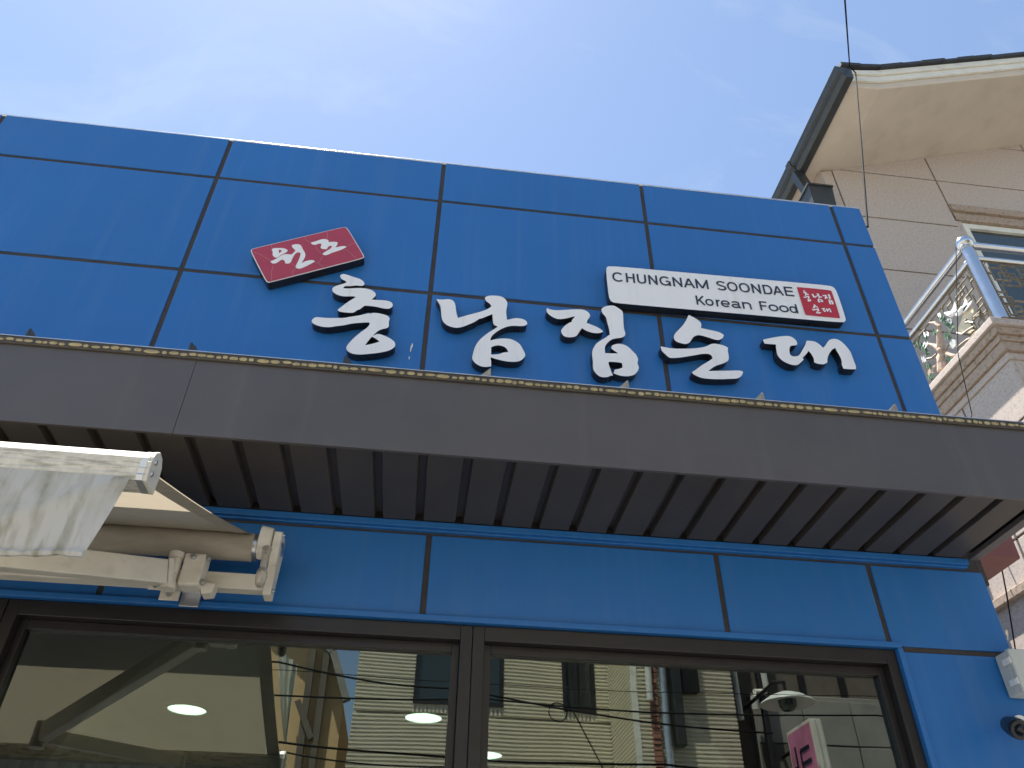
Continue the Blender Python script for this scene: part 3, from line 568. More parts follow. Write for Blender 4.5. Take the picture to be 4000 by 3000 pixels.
# bolts on the shoulder
for P in ((-0.822, 2.697, 2.818), (-0.772, 2.712, 2.822), (-0.772, 2.712, 2.732)):
    MB().tube([Vector(P)+Vector((0, 0.006, 0)), Vector(P)+Vector((0, -0.008, 0))], 0.011, 6).tube([Vector(P)+Vector((0, -0.008, 0)), Vector(P)+Vector((0, -0.013, 0))], 0.007, 8).obj('bolt', ZINC, aw)
wb = MB(); wb.hexa([(-0.79, 2.79, 2.742), (-0.735, 2.79, 2.742), (-0.74, 2.79, 2.705), (-0.775, 2.79, 2.70)], [(-0.79, 2.735, 2.7415), (-0.735, 2.735, 2.7415), (-0.74, 2.735, 2.705), (-0.775, 2.735, 2.70)]); wb.obj('shoulder_gusset', CREAM, aw, 0.003)
for bx in (-0.93, -2.6):
    k = MB(); k.box((bx-0.04, 2.768, 2.718), (bx+0.03, 2.774, 2.7415)).box((bx-0.03, 2.880, 2.726), (bx+0.04, 2.886, 2.766))
    k.hexa([(bx-0.04, 2.7745, 2.719), (bx+0.03, 2.7745, 2.719), (bx+0.04, 2.8795, 2.760), (bx-0.03, 2.8795, 2.760)], [(bx-0.04, 2.7745, 2.725), (bx+0.03, 2.7745, 2.725), (bx+0.04, 2.8795, 2.766), (bx-0.03, 2.8795, 2.766)]); k.obj('wall_bracket', CREAM, aw, 0.002)
    MB().tube([(bx+0.003, 2.8795, 2.746), (bx+0.003, 2.866, 2.746)], 0.010, 6).tube([(bx-0.014, 2.7675, 2.731), (bx-0.014, 2.760, 2.731)], 0.010, 6).obj('bolt', ZINC, aw)
    MB().box((bx+0.035, LY-0.030, 2.722), (bx+0.105, LY-0.020, 2.86)).box((bx+0.035, TBY+0.027, 2.77), (bx+0.105, LY-0.0305, 2.776)).obj('backing_plate', BARE, aw, 0.002)

# ------------------------------------------------------------------ fittings at the shop corner
ub = thing('junction_box', 'grey plastic junction box with two latches at the shop corner', 'junction box')
UX0, UX1, UY0, UZ0, UZ1 = 2.318, 2.50, 2.852, 2.552, 2.722
box('body', PLAST, (UX0+0.003, UY0+0.030, UZ0+0.003), (UX1-0.003, LY-0.004, UZ1-0.003), ub, 0.006, 3)
lid = box('lid', PLAST, (UX0, UY0, UZ0), (UX1, UY0+0.027, UZ1), ub, 0.007, 3)
for z in (UZ1-0.045, UZ0+0.045):
    MB().box((UX0-0.006, UY0+0.004, z-0.012), (UX0-0.0005, UY0+0.052, z+0.012)).box((UX0-0.009, UY0+0.010, z-0.007), (UX0-0.0065, UY0+0.030, z+0.007)).obj('latch', CAMW, ub, 0.0015)
cc = thing('security_camera', 'small security camera with black visor below the junction box', 'security camera')
c_ = onY(*crop(3600, 1950, 1.58)(606, 1422), 2.80); d_ = Vector((-0.30, -0.86, -0.40)).normalized()
MB().tube([c_-d_*0.10, c_-d_*0.05, c_-d_*0.006], [0.030, 0.037, 0.037], 24).obj('body', BLACK, cc, smooth=True)
MB().tube([c_-d_*0.005, c_+d_*0.010], [0.036, 0.033], 24).sphere(c_+d_*0.006, 0.022, 20).obj('visor', LENS, cc, smooth=True)
MB().tube([c_-d_*0.095, (c_.x+0.10, 2.90, c_.z+0.055), (c_.x+0.12, LY-0.02, c_.z+0.055)], 0.012, 12).tube([(c_.x+0.12, LY-0.022, c_.z+0.055), (c_.x+0.12, LY-0.003, c_.z+0.055)], 0.036, 20).obj('mount', CAMW, cc, smooth=True)
rb = thing('red_metal_box', 'oxide red painted metal box on the shop side wall behind the canopy end', 'metal box')
a = onY(*crop(3600, 1950, 1.58)(615, 365), 3.15)
box('casing', RUST, (2.407, 3.15, a.z), (a.x, 3.62, a.z+0.30), rb, 0.006)
box('corner_plate', SEAL, (2.406, 2.965, a.z-0.24), (2.44, 3.149, a.z-0.03), rb, 0.003)

# ------------------------------------------------------------------ granite house next door
HX = 4.77; HY = 6.0
WX0, WX1, WZ0, WZ1 = 6.42, 9.2, 7.0, 9.92
hs = thing('granite_house', 'granite clad house with gabled roof, dark gutter and a balcony beside the shop', 'house')
SLOPE = 0.366; XK = 5.02
ZC = 1.6+1.468*HY
def zsoff(x): return ZC+0.06*max(0, min(x, XK)-HX)+SLOPE*max(0, x-XK)
MB().box((HX+0.03, HY+0.22, 0), (13, 14, 9.9)).box((HX+0.03, HY+0.03, 0), (WX0, HY+0.219, 9.9)).obj('wall_core', SEAL, hs)
g_ = MB(); g_.hexa([(HX+0.03, HY+0.03, 9.91), (13, HY+0.03, 9.91), (13, HY+0.03, zsoff(13)-0.02), (XK, HY+0.03, zsoff(XK)-0.02), (HX+0.03, HY+0.03, zsoff(HX)-0.02)],
                   [(HX+0.03, HY+0.3, 9.91), (13, HY+0.3, 9.91), (13, HY+0.3, zsoff(13)-0.02), (XK, HY+0.3, zsoff(XK)-0.02), (HX+0.03, HY+0.3, zsoff(HX)-0.02)]); g_.obj('gable_core', SEAL, hs)
def clip_top(poly):
    # keep the part below the (convex) soffit line, two half planes
    for (x0, s, z0) in ((HX, 0.06, ZC), (XK, SLOPE, zsoff(XK))):
        if x0 == XK and s > 0.1: f = lambda p: p[1]-(z0+s*(p[0]-x0))
        else: continue
        out = []
        for i in range(len(poly)):
            a, b = poly[i], poly[(i+1) % len(poly)]; fa, fb = f(a), f(b)
            if fa <= 0: out.append(a)
            if (fa < 0 < fb) or (fb < 0 < fa): t = fa/(fa-fb); out.append((a[0]+(b[0]-a[0])*t, a[1]+(b[1]-a[1])*t))
        poly = out
    return poly
xsH = [HX, 4.93, 6.42, 8.1, 9.8, 11.5, 13.0]; zsH = [4.7, 5.66, 6.62, 7.57, 8.53, 9.49, 10.43, 11.4, 12.3, 13.2]
WX0, WX1, WZ0, WZ1 = 6.42, 9.2, 7.0, 9.92
g = 0.011
for i in range(len(xsH)-1):
    for j in range(len(zsH)-1):
        x0, x1, z0, z1 = xsH[i], xsH[i+1], zsH[j], zsH[j+1]
        if x1 > WX0+0.1 and x0 < WX1-0.1 and z1 > WZ0+0.1 and z0 < WZ1-0.1:
            if z1 > WZ1+0.1: z0 = WZ1
            elif z0 < WZ0-0.1 and z1-WZ0 < 0.7: z1 = WZ0
            else:
                if x1 > WX1: x0 = WX1
                else: continue
        pl = clip_top([(x0+(g if i else 0), z0+g), (x1-g, z0+g), (x1-g, z1-g), (x0+(g if i else 0), z1-g)])
        if i < 1: pl = [(x, min(z, zsoff(x)-0.003)) for x, z in pl]
        if len(pl) < 3 or abs(area(pl)) < 0.01: continue
        m_ = MB(); m_.hexa([(x, HY, z) for x, z in pl], [(x, HY+0.029, z) for x, z in pl]); m_.obj('granite_panel', GRAN, hs, 0.003, 1)
# side wall panels, facing the shop
ysH = [HY, 7.4, 8.8, 10.2, 14]
for i in range(len(ysH)-1):
    for j in range(len(zsH)-2):
        y0, y1, z0, z1 = ysH[i], ysH[i+1], zsH[j], min(zsH[j+1], ZC)
        if z1-z0 < 0.05: continue
        m_ = MB(); m_.box((HX, y0+(g if i else 0.03), z0+g), (HX+0.029, y1-g, z1-g)); m_.obj('granite_panel', GRAN, hs, 0.003, 1)
# window above the balcony
win = MB().box((WX0+0.10, HY+0.05, WZ0), (WX0+0.19, HY+0.14, WZ1-0.28)).box((WX0+0.19, HY+0.05, WZ1-0.37), (WX1, HY+0.14, WZ1-0.28)).box((WX1-0.6, HY+0.05, WZ0), (WX1-0.5, HY+0.14, WZ1-0.371)).obj('window', WHITEP, hs, 0.004)
MB().box((WX0+0.17, HY+0.09, WZ0), (WX1, HY+0.10, WZ1-0.35)).obj('pane', DPANE, win)
MB().box((WX0, HY-0.035, WZ1-0.13), (WX1, HY+0.04, WZ1-0.01)).box((WX0+0.02, HY+0.005, WZ1-0.275), (WX1, HY+0.10, WZ1-0.131)).obj('lintel', GRAN2, win, 0.008)
MB().box((WX0+0.008, HY+0.032, WZ0), (WX0+0.098, HY+0.2, WZ1-0.28)).obj('reveal', GRAN, win)
# roof: eave box and sloping slab over the gable
EY = 4.80; EXL = 4.50
roof = MB()
pb = [(EXL+0.10, zsoff(HX)-0.02), (XK, zsoff(XK)), (13.5, zsoff(13.5)), (13.5, zsoff(13.5)+0.30), (XK+0.02, zsoff(XK)+0.30), (EXL+0.10, zsoff(HX)+0.24)]
roof.hexa([(x, EY, z) for x, z in pb], [(x, 14, z) for x, z in pb]); roof = roof.obj('roof', STUCCO, hs, 0.012, 2)
wf = MB(); pw = [(EXL+0.13, zsoff(HX)+0.07), (XK, zsoff(XK)+0.11), (13.5, zsoff(13.5)+0.11), (13.5, zsoff(13.5)+0.303), (XK, zsoff(XK)+0.303), (EXL+0.13, zsoff(HX)+0.245)]
wf.hexa([(x, EY-0.035, z) for x, z in pw], [(x, EY+0.001-0.002, z) for x, z in pw]); wf.obj('white_fascia', WHITEP, roof, 0.006)
wf = MB(); pw2 = [(EXL+0.13, zsoff(HX)+0.17), (XK, zsoff(XK)+0.215), (13.5, zsoff(13.5)+0.215), (13.5, zsoff(13.5)+0.304), (XK, zsoff(XK)+0.304), (EXL+0.13, zsoff(HX)+0.246)]
wf.hexa([(x, EY-0.065, z) for x, z in pw2], [(x, EY-0.036, z) for x, z in pw2]); wf.obj('white_fascia', WHITEP, roof, 0.006)
# shingles: overlapping pieces along the verge
x = XK-0.45
def ztop(x): return zsoff(x)+0.306 if x > XK else zsoff(XK)+0.306-0.10*(XK-x)
while x < 9.5:
    w = random.uniform(0.22, 0.34); dz = random.uniform(0, 0.012); x1 = x+w
    s_ = MB(); y0 = EY-0.10-random.uniform(0, 0.012)
    s_.hexa([(x-0.04, y0, ztop(x-0.04)+dz), (x1, y0, ztop(x1)+dz+0.006), (x1, 14, ztop(x1)+dz+0.006), (x-0.04, 14, ztop(x-0.04)+dz)],
            [(x-0.04, y0, ztop(x-0.04)+dz+0.055), (x1, y0, ztop(x1)+dz+0.06), (x1, 14, ztop(x1)+dz+0.06), (x-0.04, 14, ztop(x-0.04)+dz+0.055)]); s_.obj('shingle', SHING, roof)
    x = x1
# gutter along the eave
gz = 1.6+1.945*4.62-0.02
zg0, zg1 = gz-0.22, gz
gp = [(EXL-0.10, zg1), (EXL-0.115, zg1-0.02), (EXL-0.10, zg1-0.035), (EXL-0.085, zg1-0.10), (EXL-0.05, zg1-0.115), (EXL-0.045, zg1-0.17), (EXL-0.01, zg0), (EXL+0.08, zg0), (EXL+0.098, zg1-0.03)]
gut = MB(); gut.hexa([(x, EY-0.14, z) for x, z in gp], [(x, 14, z) for x, z in gp]); gut = gut.obj('gutter', GUTT, hs)
for y in (6.05, 8.2): 
    b_ = MB(); b_.hexa([(x-0.012, y, z-0.012 if z < zg1-0.06 else z+0.004) for x, z in gp], [(x-0.012, y+0.09, z-0.012 if z < zg1-0.06 else z+0.004) for x, z in gp]); b_.obj('gutter_strap', GUTT, gut)
# rain hopper
ha = MB(); 
hp = onY(*crop(2900, 150, 1.508)(350, 930), 5.9)
ha.hexa([(HX-0.30, 5.95, hp.z-0.28), (HX-0.02, 5.95, hp.z-0.28), (HX-0.02, 6.2, hp.z-0.28), (HX-0.30, 6.2, hp.z-0.28)], [(HX-0.34, 5.88, hp.z+0.22), (HX-0.02, 5.88, hp.z+0.22), (HX-0.02, 6.25, hp.z+0.22), (HX-0.34, 6.25, hp.z+0.22)])
ha.bar((EXL-0.02, 6.10, zg0+0.02), (HX-0.2, 6.08, hp.z+0.27), 0.14, 0.10, up=(0, 1, 0)).box((HX-0.36, 5.86, hp.z+0.221), (HX-0.015, 6.27, hp.z+0.25)).tube([(HX-0.17, 6.08, hp.z-0.28), (HX-0.17, 6.08, 0.1)], 0.05, 12).obj('rain_hopper', GUTT, gut)
# storey under the balcony and the balcony itself
BX = 4.77; BY = 4.60; BZ = 6.31
MB().box((BX+0.03, BY+0.03, 0), (13, HY+0.02, 5.93)).obj('wing_core', SEAL, hs)
zz = [0.15, 1.1, 2.05, 3.0, 3.62, 4.27, 4.62, 5.42, 5.93]; yy = [BY, 5.32, 5.98]
for j in range(len(zz)-1):
    for i in range(2):
        MB().box((BX, yy[i]+(g if i else 0), zz[j]+g), (BX+0.029, yy[i+1]-g, zz[j+1]-(g if j < len(zz)-2 else 0))).obj('granite_panel', GRAN, hs, 0.003, 1)
    for xa, xb in ((BX+0.03, 6.0), (6.0, 7.4), (7.4, 9)):
        MB().box((xa+(0 if xa < 5 else g), BY, zz[j]+g), (xb-g, BY+0.029, zz[j+1]-(g if j < len(zz)-2 else 0))).obj('granite_panel', GRAN, hs, 0.003, 1)
def ledge(name, off, z0, z1, m, par):
    return MB().box((BX-off, BY-off, z0), (13, HY-0.002, z1)).obj(name, m, par, 0.008)
MB().box((BX-0.05, BY-0.05, 4.20), (BX-0.001, 12.0, 4.272)).box((BX-0.001, BY-0.05, 4.20), (13, BY-0.001, 4.272)).obj('band_course', GRAN2, hs, 0.006)
bal = ledge('balcony', 0.115, 6.235, BZ, GRAN, hs); tag(bal, 'balcony with stainless rails and gold lattice panels')
ledge('cornice', 0.085, 6.16, 6.234, GRAN2, bal); ledge('cornice', 0.060, 6.10, 6.159, GRAN2, bal); ledge('cornice', 0.045, 6.00, 6.099, GRAN2, bal); ledge('cornice', 0.018, 5.931, 5.999, GRAN, bal)
PXc, PYc = 4.80, 4.52; RZT = BZ+0.985
MB().tube([(PXc, PYc, BZ), (PXc, PYc, RZT-0.05)], 0.052, 24).obj('post', STEEL, bal, smooth=True)
MB().sphere((PXc, PYc, RZT), 0.078, 32).tube([(PXc, PYc, RZT-0.09), (PXc, PYc, RZT-0.055)], [0.06, 0.045], 24).obj('post_ball', STEEL, bal, smooth=True)
for a, b, r in (((PXc, PYc+0.06, RZT-0.02), (PXc, HY-0.004, RZT-0.02), 0.036), ((PXc, PYc+0.05, RZT-0.20), (PXc, HY-0.004, RZT-0.20), 0.026), ((PXc+0.06, PYc, RZT-0.02), (13, PYc, RZT-0.02), 0.036), ((PXc+0.05, PYc, RZT-0.20), (13, PYc, RZT-0.20), 0.026)):
    MB().tube([a, b], r, 18).obj('hand_rail', STEEL, bal, smooth=True)
MB().sphere((PXc, PYc+0.075, RZT-0.185), 0.022, 12).obj('rail_boss', CRANE, bal, smooth=True)
# lattice panels
def lattice(to, u1, nm='lattice'):
    L = MB()
    def seg(a, b, w=0.014): L.bar(to(*a), to(*b), w, w, up=(0.3, 0.3, 0.9))
    def rect(u0, v0, u1_, v1_): seg((u0, v0), (u1_, v0)); seg((u1_, v0), (u1_, v1_)); seg((u1_, v1_), (u0, v1_)); seg((u0, v1_), (u0, v0))
    zb_, zt_ = 0.02, 0.745
    seg((0.075, zb_), (0.075, zt_), 0.02); seg((0.075, zt_), (u1, zt_), 0.02); seg((0.075, zb_), (u1, zb_), 0.02)
    seg((0.17, zb_), (0.17, 0.45)); seg((0.42, 0.67), (u1, 0.67)); 
    rect(0.13, 0.50, 0.29, 0.66); rect(0.20, 0.44, 0.36, 0.60); rect(0.25, 0.55, 0.42, 0.70)
    seg((0.36, 0.52), (0.50, 0.52)); seg((0.50, 0.52), (0.50, 0.61)); seg((0.50, 0.61), (0.42, 0.61)); seg((0.29, 0.58), (0.40, 0.46)); seg((0.08, 0.34), (0.17, 0.34)); seg((0.08, 0.58), (0.13, 0.58))
    rect(0.11, 0.06, 0.25, 0.18); rect(0.18, 0.11, 0.32, 0.24); rect(0.10, 0.20, 0.20, 0.28); seg((0.32, 0.15), (0.40, 0.15)); seg((0.40, 0.15), (0.40, 0.03))
    k = 0.09
    while k < u1: 
        p = to(k, zt_-0.026); L.sphere(p, 0.0075, 6); k += 0.026
    k = 0.05
    while k < zt_-0.03:
        p = to(0.099, k); L.sphere(p, 0.0075, 6); k += 0.026
    return L.obj(nm, BRASS, bal)
sideP = lambda u, v: Vector((PXc, PYc+u, BZ+0.02+v)); frontP = lambda u, v: Vector((PXc+u, PYc, BZ+0.02+v))
lattice(sideP, HY-PYc-0.01); lattice(frontP, 3.0)
# cut-out picture in the side panel: pine, cream hill, birds, scrolls (traced on the panel plane)
c5 = crop(3400, 850, 1.952)
def pan(x, y, off=0.0): p = onX(*c5(x, y), PXc+off); return Vector((PXc+off, p.y, p.z))
def cut(pts, m, name, off, th=0.012):
    a = [pan(x, y, off) for x, y in pts]; q = MB(); q.hexa(a, [p+Vector((th, 0, 0)) for p in a]); return q.obj(name, m, bal)
cut([(715,715),(750,690),(775,680),(790,720),(770,760),(780,800),(800,850),(775,880),(720,880),(665,885),(660,850),(690,790)], CREAMB, 'cream_cutout', 0.008)
MB().tube([pan(555,1165), pan(545,1110), pan(535,1060), pan(540,1010), pan(515,980)], [0.055, 0.045, 0.042, 0.036, 0.03], 8).tube([pan(530,1000), pan(530,930), pan(522,870), pan(525,830), pan(500,805), pan(440,800)], [0.034, 0.028, 0.024, 0.022, 0.018, 0.008], 8).tube([pan(535,1010), pan(490,975), pan(450,965), pan(430,985)], [0.03, 0.022, 0.016, 0.008], 8).tube([pan(590,1040), pan(625,1055), pan(650,1050)], [0.03, 0.024, 0.012], 8).obj('pine_trunk', BARK, bal, smooth=True)
def clump(cx, cy, n, r, m, name, off=-0.01):
    q = MB()
    for _ in range(n):
        a = random.uniform(0, 6.28); d = r*math.sqrt(random.random()); c = pan(cx+d*math.cos(a), cy+d*math.sin(a)*0.7, off+random.uniform(-.015, .015))
        ang = random.uniform(-0.9, 0.9)+math.pi/2; L = random.uniform(0.02, 0.045); dv = Vector((random.uniform(-.3, .3), math.cos(ang), math.sin(ang))).normalized()*L; s_ = Vector((0, -dv.z, dv.y)).normalized()*L*0.28
        q.bm.faces.new([q.bm.verts.new(p) for p in (c-dv, c+s_, c+dv, c-s_)])
    return q.obj(name, m, bal)
for cx, cy, n, r in ((415, 910, 30, 26), (400, 985, 34, 30), (425, 1030, 20, 20), (545, 765, 30, 26), (600, 810, 34, 30), (585, 900, 30, 28), (620, 840, 24, 24), (605, 1080, 22, 20), (490, 880, 16, 16), (460, 1210, 24, 26), (350, 960, 16, 18), (440,1130,16,22)): clump(cx, cy, n, r, LEAF, 'pine_needles')
for cx, cy, n, r in ((425, 890, 10, 18), (525, 745, 8, 12), (610, 790, 10, 22), (405, 1080, 14, 16), (415, 965, 8, 16)): clump(cx, cy, n, r, CRANE, 'blossom', -0.02)
def bird(pts_body, wings):
    q = MB(); q.tube([pan(*p, -0.02) for p in pts_body], [0.006, 0.016, 0.026, 0.022, 0.007], 8)
    for w in wings:
        a = [pan(*p, -0.026) for p in w]; q.hexa(a, [p+Vector((0.01, 0, 0)) for p in a])
    return q.obj('white_bird', CRANE, bal)
bird([(565,725),(590,735),(615,742),(635,728),(640,712)], [[(600,735),(630,680),(640,640),(652,665),(655,700),(630,740)], [(565,722),(600,712),(630,725),(600,755),(575,745)]])
bird([(655,750),(672,738),(690,715),(705,690),(722,675)], [[(690,700),(712,650),(722,612),(738,640),(735,680),(705,715)], [(700,705),(730,665),(775,630),(765,655),(735,695),(710,725)], [(640,748),(672,700),(690,705),(672,748)]])
sc_ = MB()
for pts in ([(760,925),(800,880),(805,840),(785,800),(745,795),(725,800),(720,785),(735,780)], [(660,880),(700,890),(740,860),(790,830),(800,855),(780,868)], [(665,990),(700,960),(740,930),(765,920),(790,890),(830,860)], [(790,760),(815,740),(840,715),(835,740),(810,755)], [(560,1060),(580,1000),(600,960)], [(330,1000),(360,960),(375,900),(420,850)], [(420,1080),(470,1070),(505,1040)], [(550,665),(548,700),(560,725)], [(660,1050),(700,1000),(735,980)]):
    sc_.tube([pan(*p, -0.012) for p in pts], 0.011, 6)
sc_.obj('cloud_scroll', BRASS, bal, smooth=True)
cut([(600,960),(625,925),(648,935),(650,975),(625,1000),(602,990)], PLAST, 'stone_cutout', -0.01)
cut([(430,1190),(455,1140),(500,1120),(470,1160),(480,1190),(455,1180),(440,1215)], BARK, 'deer_cutout', -0.01)
# a white bird also on the front panel
fq = MB(); P = lambda u, v: Vector((PXc+u, PYc-0.02, BZ+0.02+v))
fq.tube([P(.42, .44), P(.5, .46), P(.58, .45), P(.64, .42)], [0.006, .03, .028, .008], 8); fq.hexa([P(.48, .46), P(.54, .56), P(.62, .60), P(.58, .50)], [P(.48, .46)+Vector((0, .01, 0)), P(.54, .56)+Vector((0, .01, 0)), P(.62, .60)+Vector((0, .01, 0)), P(.58, .50)+Vector((0, .01, 0))]); fq.obj('white_bird', CRANE, bal)
# thin green hose and small things on the side wall
# ------------------------------------------------------------------ cables at the house
def cable(name, pts, r, label, sag=0.0, n=14, group=None):
    path = []
    for a, b in zip(pts, pts[1:]):
        for i in range(n): t = i/n; path.append(Vector(a).lerp(Vector(b), t)-Vector((0, 0, sag*4*t*(1-t))))
    path.append(Vector(pts[-1]))
    return tag(MB().tube(path, r, 6).obj(name, CABLE, None, smooth=True), label, 'cable', group)
c4 = crop(2900, 150, 1.508)
cable('overhead_cable', [EYE+ray(3270, -420)*4.2, onY(*c4(632, 165), EY-0.12), onY(*c4(668, 205), EY-0.12), onY(*c4(738, 1110), 3.02), (2.42, 3.06, 5.43)], 0.0075, 'black cable dropping past the gutter corner to the shop parapet')
cable('hanging_wire', [onY(*c4(1258, 1225), PYc-0.05), onY(*c5(668, 1040), 4.46), onY(*c5(775, 1505), 4.44), onY(*c4(1310, 2300), 4.44)], 0.0035, 'thin grey wire hanging from the balcony rail across the pine panel')
cable('side_cable', [Vector((HX-0.02, 5.62, 5.95)), onX(*crop(3600, 1950, 1.58)(495, 430), HX-0.04), onX(*crop(3600, 1950, 1.58)(522, 570), HX-0.08), onX(*crop(3600, 1950, 1.58)(575, 905), HX-0.08), onX(*crop(3600, 1950, 1.58)(640, 1350), HX-0.06), Vector((HX-0.06, 5.0, 0.1))], 0.006, 'dark cable down the lit granite side wall')

# ------------------------------------------------------------------ far side of the street, seen mirrored in the shop glass
OY = -6.0
def corr(name, p0, p1, z0, z1, pitch, depth, m, parent, nrm):
    """horizontal ribbed metal siding between two plan points"""
    a = Vector(p0); b = Vector(p1); nn = Vector(nrm); rows = []
    n = int((z1-z0)/pitch)
    for i in range(n):
        for f, d in ((0, 0), (0.30, 0), (0.42, 1), (0.86, 1), (0.98, 0)):
            z = z0+(i+f)*pitch; o = nn*depth*d
            rows.append([(a.x+o.x, a.y+o.y, z), (b.x+o.x, b.y+o.y, z)])
    return MB().sheet(rows).obj(name, m, parent)
sx = lambda px, py, Y: refl(px, py, Y).x
def sz(px, py, Y): return refl(px, py, Y).z
hc = thing('siding_house', 'cream house with horizontal ribbed siding, mirrored in the shop window', 'house')
X0, X1 = sx(1385, 2700, OY), sx(2383, 2750, OY)
zsill = sz(1900, 2755, OY)
wY = -4.6                           # front of the projecting wing
X2 = sx(2500, 2750, wY)
w1 = (sx(1620, 2650, OY), sx(1966, 2650, OY)); w2 = (sx(2198, 2650, OY), sx(2324, 2650, OY))
PIT = 0.053; DEP = 0.018
box('wall_core', CONC, (X0+0.01, OY-6, 0), (X1+0.2, OY-0.05, 9.0), hc)
box('sheathing', SIDING, (X0+0.012, OY-0.049, 0.15), (X1, OY-0.041, 8.99), hc)
corr('siding', (X0, OY), (X1, OY), 0.2, zsill-0.16, PIT, DEP, SIDING, hc, (0, 1, 0))
ztw = zsill+1.35
for a, b in ((X0, w1[0]), (w1[1], w2[0]), (w2[1], X1)): corr('siding', (a, OY), (b, OY), zsill-0.155, ztw, PIT, DEP, SIDING, hc, (0, 1, 0))
corr('siding', (X0, OY), (X1, OY), ztw, 9.0, PIT, DEP, SIDING, hc, (0, 1, 0))
for a, b in (w1, w2):
    box('apron_plate', SIDING, (a, OY-0.03, zsill-0.165), (b, OY-0.001, zsill-0.031), hc)
    # ribs turn upright under the sills
    q = MB(); k = a
    while k < b-0.01: q.box((k, OY, zsill-0.155), (min(k+0.03, b), OY+0.018, zsill-0.03)); k += 0.06
    q.obj('apron_ribs', SIDING, hc)
    w = MB(); w.box((a, OY-0.04, zsill-0.03), (b, OY+0.035, zsill+0.03)).box((a, OY-0.04, zsill+0.03), (a+0.06, OY+0.03, ztw)).box((b-0.06, OY-0.04, zsill+0.03), (b, OY+0.03, ztw)).box((a, OY-0.04, ztw-0.05), (b, OY+0.029, ztw-0.001))
    mid = a+(b-a)*(0.45 if b-a > 1 else 0.42); w.box((mid-0.03, OY-0.03, zsill+0.03), (mid+0.03, OY+0.02, ztw-0.05)); w = w.obj('window', BRONZE, hc)
    MB().box((a+0.05, OY-0.015, zsill+0.02), (b-0.05, OY-0.010, ztw-0.04)).obj('pane', DPANE, w)
    MB().box((mid+0.03 if b-a < 1 else a+0.06, OY-0.03, zsill+0.03), (b-0.06 if b-a < 1 else mid-0.03, OY-0.017, ztw-0.05)).obj('blind', ROOMW, w)
# projecting wing
X3 = sx(2720, 2750, wY); X4 = sx(2868, 2750, wY)
box('wing_core', CONC, (X1+0.05, OY-0.04, 0), (X4-0.02, wY-0.06, 9.0), hc)
corr('siding', (X1, OY+0.03), (X1, wY), 0.2, 9.0, PIT, DEP, SIDING, hc, (-1, 0, 0))
corr('siding', (X1-0.02, wY), (X4, wY), 0.2, 9.0, PIT, DEP, SIDING, hc, (0, 1, 0))
box('corner_trim', WHITEP, (X1-0.03, wY-0.02, 0.2), (X1+0.05, wY+0.03, 9), hc)
xa, xb = sx(2518, 2620, wY), sx(2528, 2620, wY)
MB().tube([(xa+0.02, wY+0.10, 9), (xa+0.02, wY+0.10, sz(2515, 2740, wY))], 0.045, 12).obj('drain_pipe', PVC, hc, smooth=True)
xa, xb = sx(2566, 2700, wY), sx(2586, 2700, wY)
MB().tube([(xb, wY+0.09, 9), (xb, wY+0.09, 0.3)], 0.055, 12).obj('drain_pipe', BARE, hc, smooth=True)
xa, xb = sx(2592, 2650, wY), sx(2640, 2900, wY)
box('dark_shutter', GUTT, (xa+0.05, wY+0.03, sz(2620, 2920, wY)), (xb+0.1, wY+0.20, 9.0), hc, 0.01)
xb2 = sx(2712, 2650, wY); box('bay_window', BRONZE, (xb+0.12, wY+0.02, sz(2700, 2715, wY)), (xb2, wY+0.15, 8.0), hc, 0.01)
bs = MB(); z = 0.3
xa, xb = sx(2536, 2700, wY), sx(2562, 2700, wY)
while z < 8.8:
    bs.box((xa, wY+0.02, z), (xb, wY+0.06+random.uniform(0, .02), z+0.055)); z += 0.07
tag(bs.obj('brick_strip', BRICK, hc), kind='stuff')
# tan gabled house behind the left edge
ht = thing('tan_house', 'tan rendered house with a steep roof edge, mirrored beside the ribbed siding', 'house')
TY = -7.5
t0 = sx(1100, 2800, TY); 
P_ = [(refl(1010, 2990, TY).x, 0), (refl(1325, 2990, TY).x, 0), (refl(1335, 2745, TY).x, refl(1335, 2745, TY).z), (refl(1285, 2560, TY).x, refl(1285, 2560, TY).z), (refl(1010, 2300, TY).x, refl(1010, 2300, TY).z)]
q = MB(); q.hexa([(x, TY, z) for x, z in P_], [(x, TY-4, z) for x, z in P_]); q.obj('wall', TAN, ht)
q = MB(); q.bar((P_[2][0]+0.06, TY+0.1, P_[2][1]), (P_[3][0]+0.06, TY+0.1, P_[3][1]), 0.12, 0.16, up=(0, 1, 0)); q.bar((P_[3][0]+0.05, TY+0.1, P_[3][1]), (P_[4][0], TY+0.1, P_[4][1]+0.06), 0.12, 0.16, up=(0, 1, 0)); q.obj('verge', CONC, ht)
q = MB()
for px_ in (1180, 1235): q.bar(refl(px_+40, 2540, TY+0.12), refl(px_-30, 3050, TY+0.12), 0.10, 0.10, up=(0, 1, 0))
q.bar(refl(1160, 2740, TY+0.14), refl(1210, 2880, TY+0.14), 0.09, 0.09, up=(0, 1, 0)); q.obj('timber_post', DARKW, ht)
tp = MB(); ta = refl(1085, 2540, -6.6); tb = refl(1160, 2600, -6.6); tcn = refl(1118, 2900, -6.6); td_ = refl(1108, 2890, -6.6)
rows = []
for j in range(13):
    v_ = j/12; L_ = ta.lerp(td_, v_); R_ = tb.lerp(tcn, v_); rows.append([L_.lerp(R_, i/14)+Vector((0, 0.05*math.sin(i*1.3+v_*3), 0)) for i in range(15)])
tag(tp.sheet(rows).obj('hanging_tarpaulin', TARP, None, smooth=True), 'pale tarpaulin hanging in folds beside the tan house, mirrored', 'tarpaulin')
